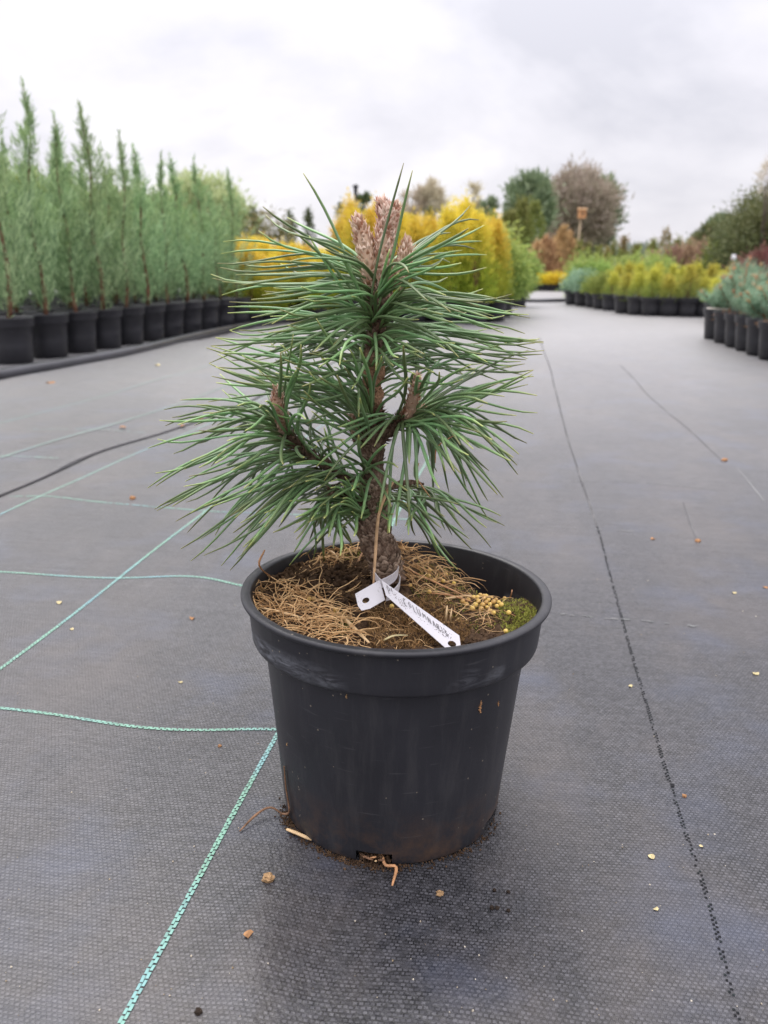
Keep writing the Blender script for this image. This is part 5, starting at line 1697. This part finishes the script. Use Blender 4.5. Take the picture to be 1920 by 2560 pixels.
stemLo = [P(x, y, d) for x, y, r, d in BLo]
LoT = [(625, 1221), (640, 1130), (600, 1105), (690, 1190), (660, 1200), (700, 1215), (720, 1185), (680, 1140), (735, 1200), (760, 1180), (640, 1165), (690, 1080), (700, 1120), (670, 1090), (750, 1140), (590, 1150), (660, 1040), (790, 1190)]
whorl(stemLo, LoT, 2, Lm=0.085, Ls=0.014, jit=16, droop=(-.5, .2), back=0.55)
stemLo2 = [P(806, 1065), P(806, 1110)]
whorl(stemLo2, [(700, 1090), (690, 1060), (720, 1110), (735, 1085), (760, 1105), (680, 1125), (770, 1050), (850, 1110), (880, 1090), (745, 1030), (715, 1040)], 1, Lm=.06, Ls=.012, jit=15, droop=(-.6, .2), back=.3)
stemRo = [P(x, y, d) for x, y, r, d in BRo]
for tx, ty, dy in ((905, 760, -.06), (930, 800, -.06), (880, 740, -.05), (890, 830, -.07), (850, 790, -.08), (740, 780, -.06), (760, 840, -.07)):
    needle(P(random.uniform(798, 815), random.uniform(720, 800), -.008), P(tx, ty, dy), Vector((.1, -.6, .6)), random.uniform(-.6, .2), 0.00118, .9)
for tx, ty, dy in ((740, 990, -.07), (860, 1010, -.07), (780, 1120, -.05), (845, 1095, -.055), (760, 1060, -.07), (880, 1060, -.065), (835, 960, -.08), (775, 940, -.08), (640, 1000, -.05), (680, 1060, -.055), (700, 960, -.05), (660, 1030, -.05), (610, 1060, -.04), (720, 1075, -.06), (735, 950, -.05), (690, 1095, -.055), (650, 1090, -.045), (600, 1010, -.04)):
    needle(P(random.uniform(780, 805), random.uniform(1000, 1060), -.008), P(tx, ty, dy), Vector((-.3, -.6, .5)), random.uniform(-.5, .2), 0.00118, .9)
whorl(stemRo, ZL((1470, 1558), (1395, 1566), (1300, 1575), (1415, 1650), (1335, 1657), (1190, 1640), (1215, 1705), (1275, 1740), (1100, 1600), (1060, 1560), (1250, 1500), (1150, 1520), (1000, 1560)), 2, Lm=0.085, Ls=0.012, jit=16, droop=(-.5, .1), back=0.75)

needles.sort(key=lambda q: -q[0])


def needle_mesh(name, group):
    mb = MB()
    ks = []
    for _, pts, rr, k in group:
        n0 = len(mb.v)
        mb.tube([L_(p) for p in pts], rr, 6, True, None, 0.78)
        ks += [k] * (len(mb.v) - n0)
    return mesh(name, mb.v, mb.f, M['needle'], True, {'t': mb.a, 'k': ks})


for q in needles[:300]:
    link('needle', needle_mesh('needle', [q]), pine)
o = link('needles', needle_mesh('needles', needles[300:]), pine)
o['kind'] = 'stuff'

stick('dead_needle', [P(850, 1040, -.020), P(832, 1072, -.026), P(817, 1120, -.030), P(811, 1195, -.034), P(806, 1274, -.040)], 0.0016, M['tan_needle'], 'long tan dead needle hanging down in front of the trunk to the label', 'dead needle')
stick('dead_needle', [P(940, 1000, -.02), P(945, 965, -.022), P(985, 938, -.02)], 0.0008, M['needle_dead'], 'bent brown dead needle among the green ones right of the trunk', 'dead needle')
stick('dead_needle', [P(905, 1000, -.03), P(900, 1030, -.03), P(930, 1075, -.02)], 0.0007, M['needle_dead'], 'short reddish dead needle below the right branch', 'dead needle')

# ------------------------------------------------------------------ the white label
lab = empty('plant_label', at(900, 1330, 0.53), 'white plastic loop label with pencilled writing, tied round the trunk', 'plant label')


def lab_l(p):
    return p - lab.location


def slab(name, pts, mat, parent, th=0.0005, hole=None):
    """a flat plastic piece from its outline, with an optional round hole (centre, radius)"""
    import bmesh
    bm = bmesh.new()
    P_ = [lab_l(p) for p in pts]
    nrm = (P_[1] - P_[0]).cross(P_[-1] - P_[0]).normalized()
    outer = [bm.verts.new(p) for p in P_]
    es = [bm.edges.new((outer[i], outer[(i + 1) % len(outer)])) for i in range(len(outer))]
    if hole:
        c, ra, asp = lab_l(hole[0]), hole[1], hole[2]
        u = (P_[1] - P_[0]).normalized()
        w = nrm.cross(u)
        c = c - nrm * (c - P_[0]).dot(nrm)
        hv = [bm.verts.new(c + u * math.cos(a) * ra + w * math.sin(a) * ra * asp) for a in [2 * math.pi * i / 18 for i in range(18)]]
        es += [bm.edges.new((hv[i], hv[(i + 1) % 18])) for i in range(18)]
    bmesh.ops.triangle_fill(bm, edges=es, use_beauty=True)
    ret = bmesh.ops.extrude_face_region(bm, geom=bm.faces[:])
    vv = [e for e in ret['geom'] if isinstance(e, bmesh.types.BMVert)]
    bmesh.ops.translate(bm, verts=vv, vec=-nrm * th)
    bmesh.ops.recalc_face_normals(bm, faces=bm.faces[:])
    me = bpy.data.meshes.new(name)
    bm.to_mesh(me)
    bm.free()
    me.materials.append(mat)
    return link(name, me, parent)


lm, nt, b = mat_new('label_plastic')
tc = nd(nt, 'ShaderNodeTexCoord')
s1 = nd(nt, 'ShaderNodeTexNoise', {'Vector': tc.outputs['Object'], 'Scale': 650, 'Detail': 4, 'Roughness': 0.8}).outputs['Fac']
s2 = nd(nt, 'ShaderNodeTexNoise', {'Vector': tc.outputs['Object'], 'Scale': 55, 'Detail': 2}).outputs['Fac']
dirt = math_(nt, 'MULTIPLY', ramp(nt, s1, [(0.60, (0, 0, 0)), (0.66, (1, 1, 1))]), ramp(nt, s2, [(0.48, (0, 0, 0)), (0.60, (1, 1, 1))]))
nt.links.new(mixc(nt, math_(nt, 'MULTIPLY', dirt, 0.85), (0.60, 0.58, 0.61), (0.12, 0.085, 0.06)), b.inputs['Base Color'])
b.inputs['Roughness'].default_value = 0.45
M['label'] = lm
M['pencil'] = plain('pencil', (0.17, 0.16, 0.165), 0.7, 0.2, 0.5, 900)
# long strip: corners placed so that it slopes from the trunk down to the front rim
Ca, Cb, Cc, Cd, Ce = at(824, 1254, .572), at(992, 1374, .526), at(998, 1397, .512), at(964, 1402, .515), at(833, 1298, .560)
# true up to one plane
nrm = (Cb - Ca).cross(Cd - Ca).normalized()
flat = lambda p: p - nrm * (p - Ca).dot(nrm)
slab('label_strip', [flat(p) for p in (Ca, Cb, Cc, Cd, Ce)], M['label'], lab, hole=(flat(at(977, 1386, .518)), 0.0030, 0.85))
Ha = [at(767, 1286, .566), at(820, 1256, .574), at(832, 1299, .561), at(799, 1318, .556), at(781, 1322, .555), at(773, 1312, .558)]
hn = (Ha[1] - Ha[0]).cross(Ha[3] - Ha[0]).normalized()
hflat = lambda p: p - hn * (p - Ha[0]).dot(hn) + Vector((0, 0.0022, 0))
slab('label_head', [hflat(p) for p in Ha], M['label'], lab, hole=(hflat(at(790, 1299, .561)), 0.0027, 0.8))


def band(pts, wid, up=Vector((0.05, -0.25, 1))):
    mb = MB()
    path, ww = smooth_path([lab_l(p) for p in pts], wid, 6)
    vs = []
    for i, p in enumerate(path):
        t = (path[min(i + 1, len(path) - 1)] - path[max(i - 1, 0)]).normalized()
        n_ = t.cross(up).normalized()
        w_ = n_.cross(t).normalized()
        for a_, b__ in ((1, 1), (-1, 1), (-1, -1), (1, -1)):
            vs.append(p + w_ * a_ * ww[i] / 2 + n_ * b__ * 0.00022)
    m_ = len(path)
    fs = [(i * 4 + k, i * 4 + (k + 1) % 4, (i + 1) * 4 + (k + 1) % 4, (i + 1) * 4 + k) for i in range(m_ - 1) for k in range(4)] + [(0, 1, 2, 3), ((m_ - 1) * 4 + 3, (m_ - 1) * 4 + 2, (m_ - 1) * 4 + 1, (m_ - 1) * 4)]
    mb.add(vs, fs)
    return mb.build('label_loop', M['label'], lab, smooth=False)


band([at(822, 1262, .573), at(840, 1254, .580), at(853, 1245, .590), at(860, 1234, .603), at(858, 1226, .618), at(845, 1222, .640)], [0.0075, 0.0080, 0.0080, 0.0065, 0.004, 0.003])
band([at(836, 1288, .566), at(850, 1282, .574), at(860, 1270, .585), at(864, 1257, .598), at(862, 1246, .614)], [0.0075, 0.0078, 0.0075, 0.0060, 0.0045])
band([at(822, 1262, .574), at(814, 1250, .580), at(808, 1240, .588), at(806, 1232, .60)], [0.0080, 0.006, 0.005, 0.004])
# pencilled letters, stroke by stroke; u runs along the strip, v across it
U_ = (Cb - Ca)
Vv = flat(Ce) - Ca
GL = {'P': [[(0, 0), (0, 1)], [(0, 0), (.6, .08), (.65, .4), (0, .55)]], 'C': [[(.7, .12), (.3, 0), (0, .4), (.2, .95), (.7, .9)]], 'O': [[(.35, 0), (.05, .4), (.25, 1), (.6, .8), (.7, .3), (.35, 0)]],
      'L': [[(.05, 0), (.1, 1), (.7, .95)]], 'U': [[(0, 0), (.05, .8), (.35, 1), (.65, .8), (.65, 0)]], 'M': [[(0, 1), (.1, 0), (.4, .6), (.7, 0), (.8, 1)]], 'N': [[(0, 1), (.08, 0), (.6, 1), (.68, 0)]],
      'A': [[(0, 1), (.35, 0), (.7, 1)], [(.15, .62), (.55, .62)]], 'R': [[(0, 1), (0, 0), (.55, .1), (.5, .45), (0, .5), (.65, 1)]], 'I': [[(.2, 0), (.25, 1)]], 'S': [[(.6, .1), (.15, .05), (.1, .4), (.55, .6), (.5, .95), (0, .9)]]}
mb = MB()
front = nrm if nrm.y < 0 else -nrm
front = front * (0.0003 if nrm.y < 0 else 0.0009)


def stroke(pts, w=0.00022):
    q_ = [lab_l(Ca + U_ * u + Vv * v) + front for u, v in pts]
    for a_, b__ in zip(q_, q_[1:]):
        if (b__ - a_).length < 1e-7:
            continue
        t = (b__ - a_).normalized()
        n_ = t.cross(front).normalized() * w * random.uniform(0.6, 1.1)
        mb.add([a_ - n_ - t * w * .5, b__ - n_ + t * w * .5, b__ + n_ + t * w * .5, a_ + n_ - t * w * .5], [(0, 1, 2, 3)])


for ch, u0, v0, uw, vh in [('P', .06, .22, .045, .52), ('I', .115, .15, .03, .22), ('C', .265, .22, .045, .52), ('O', .335, .24, .045, .34), ('L', .390, .30, .040, .42), ('U', .445, .24, .052, .46),
                           ('M', .515, .32, .045, .30), ('N', .575, .36, .050, .34), ('A', .635, .36, .045, .34), ('R', .690, .38, .045, .34), ('I', .745, .40, .03, .32), ('S', .785, .42, .045, .32)]:
    for st in GL[ch]:
        stroke([(u0 + x * uw + random.uniform(-.002, .002), v0 + y * vh + random.uniform(-.02, .02)) for x, y in st])
mb.build('lettering', M['pencil'], lab, smooth=False)
mb = MB()
for _ in range(190):       # soil specks stuck to the strip
    cu, cv_, su, sv = random.choice([(.16, .62, .05, .22), (.22, .7, .05, .15), (.76, .62, .05, .2), (.80, .5, .04, .2), (.45, .85, .2, .08), (.5, .5, .3, .3)])
    u, v = random.gauss(cu, su), random.gauss(cv_, sv)
    if 0.03 < u < 0.93 and 0.05 < v < 0.95:
        crumb(mb, lab_l(Ca + U_ * u + Vv * v) + front * 0.7, random.uniform(0.00010, 0.00034))
o = mb.build('dirt_specks', M['soil'], lab, smooth=False)
o['kind'] = 'stuff'

# ------------------------------------------------------------------ bits on and around the pot
def gpt(x, y, up=0.0):
    p = g(x, y)
    return Vector((p.x, p.y, float(gz(p.x, p.y)) + up))


def lump(name, x, y, size, mat, label, cat, flat_=0.6, n=26):
    import bmesh
    bm = bmesh.new()
    bmesh.ops.create_icosphere(bm, subdivisions=3, radius=1)
    sd_ = random.uniform(0, 99)
    for v in bm.verts:
        f = 1 + 0.38 * noise.fractal(v.co * 1.6 + Vector((sd_, 0, 0)), 0.8, 2, 4) + 0.10 * noise.noise(v.co * 6 + Vector((sd_, 3, 0)))
        v.co = v.co * f
        v.co.z *= flat_
    bmesh.ops.scale(bm, vec=(size, size, size), verts=bm.verts)
    me = bpy.data.meshes.new(name)
    bm.to_mesh(me)
    bm.free()
    me.materials.append(mat)
    o = link(name, me, None, gpt(x, y, size * flat_ * 0.6))
    o.rotation_euler = (random.uniform(-.2, .2), random.uniform(-.2, .2), random.uniform(0, 6))
    return tag(o, label, cat)


def scrap(name, x, y, size, mat, label, cat, pts=5, up=0.0007):
    """a curled flake of dry leaf with an irregular outline"""
    mb = MB()
    n = 2 * pts
    ctr = Vector((0, 0, size * 0.25))
    vs = [ctr]
    a0 = random.uniform(0, 6)
    for i in range(n):
        r = size * (random.uniform(0.8, 1.15) if i % 2 == 0 else random.uniform(0.62, 0.92))
        a_ = a0 + 2 * math.pi * i / n
        vs.append(Vector((r * math.cos(a_), r * math.sin(a_) * 0.8, max(0, size * 0.30 * math.cos(a_ * 2 + a0)))))
    top = vs
    bot = [v - Vector((0, 0, size * 0.06)) for v in vs]
    N_ = n + 1
    fs = [(0, 1 + i, 1 + (i + 1) % n) for i in range(n)] + [(N_, N_ + 1 + (i + 1) % n, N_ + 1 + i) for i in range(n)] + [(1 + i, N_ + 1 + i, N_ + 1 + (i + 1) % n, 1 + (i + 1) % n) for i in range(n)]
    mb.add(top + bot, fs)
    o = mb.build(name, mat, None, False, gpt(x, y, up))
    o.rotation_euler = (0, 0, random.uniform(0, 6))
    return tag(o, label, cat)


lump('soil_lump', 580, 1908, 0.0040, M['crumb'], 'rough brown lump of bark on the cloth in front of the pot', 'bark lump', 0.75)
scrap('leaf_scrap', 537, 2033, 0.0040, M['leaf_dry'], 'four pointed orange brown leaf scrap in the left foreground', 'leaf scrap', 4)
lump('soil_lump', 950, 1930, 0.0026, M['crumb'], 'light brown crumb on the cloth right in front of the pot', 'crumb', 0.5)
scrap('leaf_scrap', 1407, 1857, 0.0034, M['leaf_pale'], 'pale yellow papery scrap on the cloth right of the pot', 'leaf scrap', 5)
scrap('leaf_scrap', 1416, 1975, 0.0022, M['leaf_pale'], 'smaller pale scrap on the right, nearer the bottom than the papery one', 'leaf scrap', 3)
scrap('leaf_scrap', 415, 1330, 0.0048, M['leaf_dry'], 'curled brown leaf scrap left of the pot rim', 'leaf scrap', 3)
scrap('leaf_scrap', 390, 1466, 0.0026, M['leaf_pale'], 'pale pinkish scrap on the cloth left of the pot collar', 'leaf scrap', 4)
lump('leaf_scrap', 287, 1081, 0.0050, M['leaf_dry'], 'orange crumb by the faint cross stripe at the left', 'leaf scrap', 0.7)
scrap('leaf_scrap', 128, 1300, 0.0055, M['leaf_pale'], 'straw coloured scrap near the left edge', 'leaf scrap', 3)
scrap('leaf_scrap', 155, 1356, 0.0036, M['leaf_pale'], 'small tan scrap near the left edge, nearer than the straw coloured one', 'leaf scrap', 4)
lump('leaf_scrap', 1565, 995, 0.0060, M['leaf_dry'], 'brownish orange scrap at the faint crease on the right of the lane', 'leaf scrap', 0.6)
lump('leaf_scrap', 1507, 1170, 0.0042, M['leaf_dry'], 'brown scrap at the end of the short crease', 'leaf scrap', 0.6)
scrap('leaf_scrap', 1410, 1165, 0.005, M['leaf_dry'], 'reddish scrap left of the short crease', 'leaf scrap', 4)
scrap('leaf_scrap', 1632, 1457, 0.0042, M['leaf_pale'], 'bright yellow scrap near the right edge at collar height', 'leaf scrap', 4)
scrap('leaf_scrap', 1587, 1276, 0.0036, M['leaf_pale'], 'pale scrap near the right edge at rim height', 'leaf scrap', 4)
lump('leaf_scrap', 1478, 1722, 0.0017, M['leaf_dry'], 'small orange crumb beside the open weave seam', 'crumb', 0.7)
scrap('leaf_scrap', 1514, 1834, 0.0018, M['leaf_pale'], 'tiny yellow scrap right of the open weave seam', 'leaf scrap', 3)
scrap('leaf_scrap', 1362, 1484, 0.0030, M['leaf_pale'], 'small yellow scrap left of the open weave seam', 'leaf scrap', 4)
lump('leaf_scrap', 475, 1613, 0.0016, M['leaf_dry'], 'small brown crumb between the teal stripe and the pot', 'crumb', 0.7)
scrap('leaf_scrap', 1655, 1265, 0.004, M['leaf_dry'], 'orange scrap cut by the right edge', 'leaf scrap', 4)
lump('soil_lump', 429, 2190, 0.0020, M['crumb_dark'], 'black seed at the bottom edge left of the middle', 'seed', 0.8)
for x, y, s_, lb in ((1068, 1922, 0.0013, 'dark crumb right of the pot foot, leftmost of the upper two'), (1098, 1926, 0.0013, 'dark crumb right of the pot foot, rightmost of the upper two'),
                     (1063, 1962, 0.0016, 'dark crumb right of the pot foot, leftmost of the lower three'), (1074, 1962, 0.0014, 'dark crumb right of the pot foot, middle of the lower three'), (1098, 1968, 0.0013, 'dark crumb right of the pot foot, rightmost of the lower three')):
    lump('soil_crumb', x, y, s_, M['crumb_dark'], lb, 'crumb', 0.8)
for x, y, s_, lb in ((265, 925, 0.012, 'brown leaf litter at the dark cloth edge, near the pine needles'), (430, 903, 0.016, 'brown leaf litter at the dark cloth edge behind the left needles'),
                     (395, 920, 0.010, 'small brown leaf at the dark cloth edge, between two larger ones'), (340, 795, 0.016, 'yellow leaf on the left cloth sheet near the pipe'), (110, 830, 0.016, 'brown leaf on the cloth just in front of the pipe')):
    o = scrap('dry_leaf', x, y, s_, M['leaf_dry'] if 'brown' in lb else M['leaf_pale'], lb, 'dry leaf', 4, 0.0065)
# tiny pale grit everywhere on the cloth
mb = MB()
for _ in range(300):
    x, y = random.uniform(-20, 1680), 900 + 1310 * random.random() ** 0.8
    p = gpt(x, y)
    if (Vector((p.x - PC.x, p.y - PC.y)).length < 0.1) or p.x < -0.4 - 0.1 * p.y:
        continue
    crumb(mb, p + Vector((0, 0, 0.0002)), random.choice((0.0003, 0.0004, 0.0005, 0.0008)), random.random())
tag(mb.build('grit', leafmat('grit', (0.22, 0.16, 0.10), (0.55, 0.50, 0.42), rough=0.8, trans=0.0), smooth=False), 'tiny pale grit and specks scattered over the cloth', kind='stuff')


def pw(az, z, off=0.0):
    r = float(np.interp(z, [q_[1] for q_ in prof], [q_[0] for q_ in prof])) + off
    return PM @ Vector((r * math.cos(R(az)), r * math.sin(R(az)), z))


# root bits at the foot
stick('root_bit', [gpt(612, 1768, .002), gpt(585, 1763, .006), gpt(555, 1776, .005), gpt(518, 1803, .001)], 0.0011, M['root'], 'curved grey brown rootlet reaching left from the foot of the pot', 'root')
stick('root_bit', [pw(206, .050, .001), pw(206, .030, .0015), pw(208, .012, .002), gpt(608, 1765, .001)], 0.0011, M['root'], 'brown root clinging to the left side of the pot foot', 'root')
stick('straw_blade', [gpt(620, 1800, .002), gpt(645, 1812, .003), gpt(674, 1822, .002)], 0.0017, M['straw_blade'], 'pale straw piece at the left front of the pot foot', 'straw')
stick('root_bit', [pw(265, .007, -.004), pw(267, .004, .004), gpt(856, 1878, .002), gpt(847, 1915, .0008)], 0.0012, M['needle_dead'], 'tan rootlet hanging out of the drainage notch onto the cloth', 'root')
for i, (a0, z0, a1, z1, mt, lb) in enumerate(((254.5, .006, 261, .005, 'root', 'dark root lying along the drainage notch'), (259, .004, 262.5, .008, 'needle_dead', 'orange root chip in the middle of the drainage notch'),
                                             (263, .003, 266.5, .006, 'root', 'brown root at the right end of the drainage notch'), (256, .003, 258, .0075, 'root', 'thin root at the left end of the drainage notch'), (262, .002, 262.6, .0045, 'straw_blade', 'short pale root stub below the drainage notch'))):
    stick('root_bit', [pw(a0, z0, -.002), pw((a0 + a1) / 2, (z0 + z1) / 2 + .001, .001), pw(a1, z1, .001)], 0.0011, M[mt], lb, 'root')
mb = MB()
for _ in range(1000):
    az = random.gauss(262, 6) if random.random() < 0.45 else random.choice([random.gauss(205, 6), random.gauss(225, 14), random.gauss(245, 12), random.gauss(300, 24)])
    r = 0.0845 + abs(random.gauss(0, 0.0035))
    p = PM @ Vector((r * math.cos(R(az)), r * math.sin(R(az)), 0))
    if abs(az - 262) < 8 and random.random() < 0.6:
        p = PM @ Vector(((0.080 + random.random() * .006) * math.cos(R(az)), (0.080 + random.random() * .006) * math.sin(R(az)), random.uniform(0, .0075)))
    else:
        p.z = float(gz(p.x, p.y)) + random.uniform(0, 0.0012)
    crumb(mb, p, random.uniform(0.0004, 0.0012), random.random())
tag(mb.build('soil_litter', M['soil'], smooth=False), 'dark soil and root litter spilling from under the pot foot', kind='stuff')


def on_pot(name, x, y, size, mat, label, cat, asp=1.6):
    # meet the view ray with the pot wall
    o_ = Vector((0, 0, CAM_H))
    d = at(x, y, 0.5) - o_
    d.normalize()
    t = 0.3
    for _ in range(400):
        p = PMI @ (o_ + d * t)
        if math.hypot(p.x, p.y) < float(np.interp(p.z, [q_[1] for q_ in prof], [q_[0] for q_ in prof])) + 0.0004:
            break
        t += 0.0008
    mb = MB()
    for k in range(9):
        f = (k - 4) / 4
        crumb(mb, Vector((random.gauss(0, .12) + .35 * f * f, 0, f * asp)) * size, size * random.uniform(.45, .7) * (1 - .4 * abs(f)))
    o = mb.build(name, mat, None, False, PM @ p)
    return tag(o, label, cat)


on_pot('dry_leaf', 1037, 1527, 0.0022, M['leaf_dry'], 'curled brown leaf bit stuck to the right of the pot wall', 'dry leaf', 2.0)
on_pot('dry_leaf', 1076, 1520, 0.0011, M['leaf_dry'], 'thin brown fleck stuck to the pot wall near its right edge', 'dry leaf', 1.8)
on_pot('dry_leaf', 748, 1504, 0.0012, M['crumb'], 'brown moss fleck just under the pot collar', 'moss fleck', 1.2)
on_pot('dry_leaf', 619, 1608, 0.0010, M['crumb'], 'small brown fleck on the left side of the pot wall', 'fleck', 1.0)
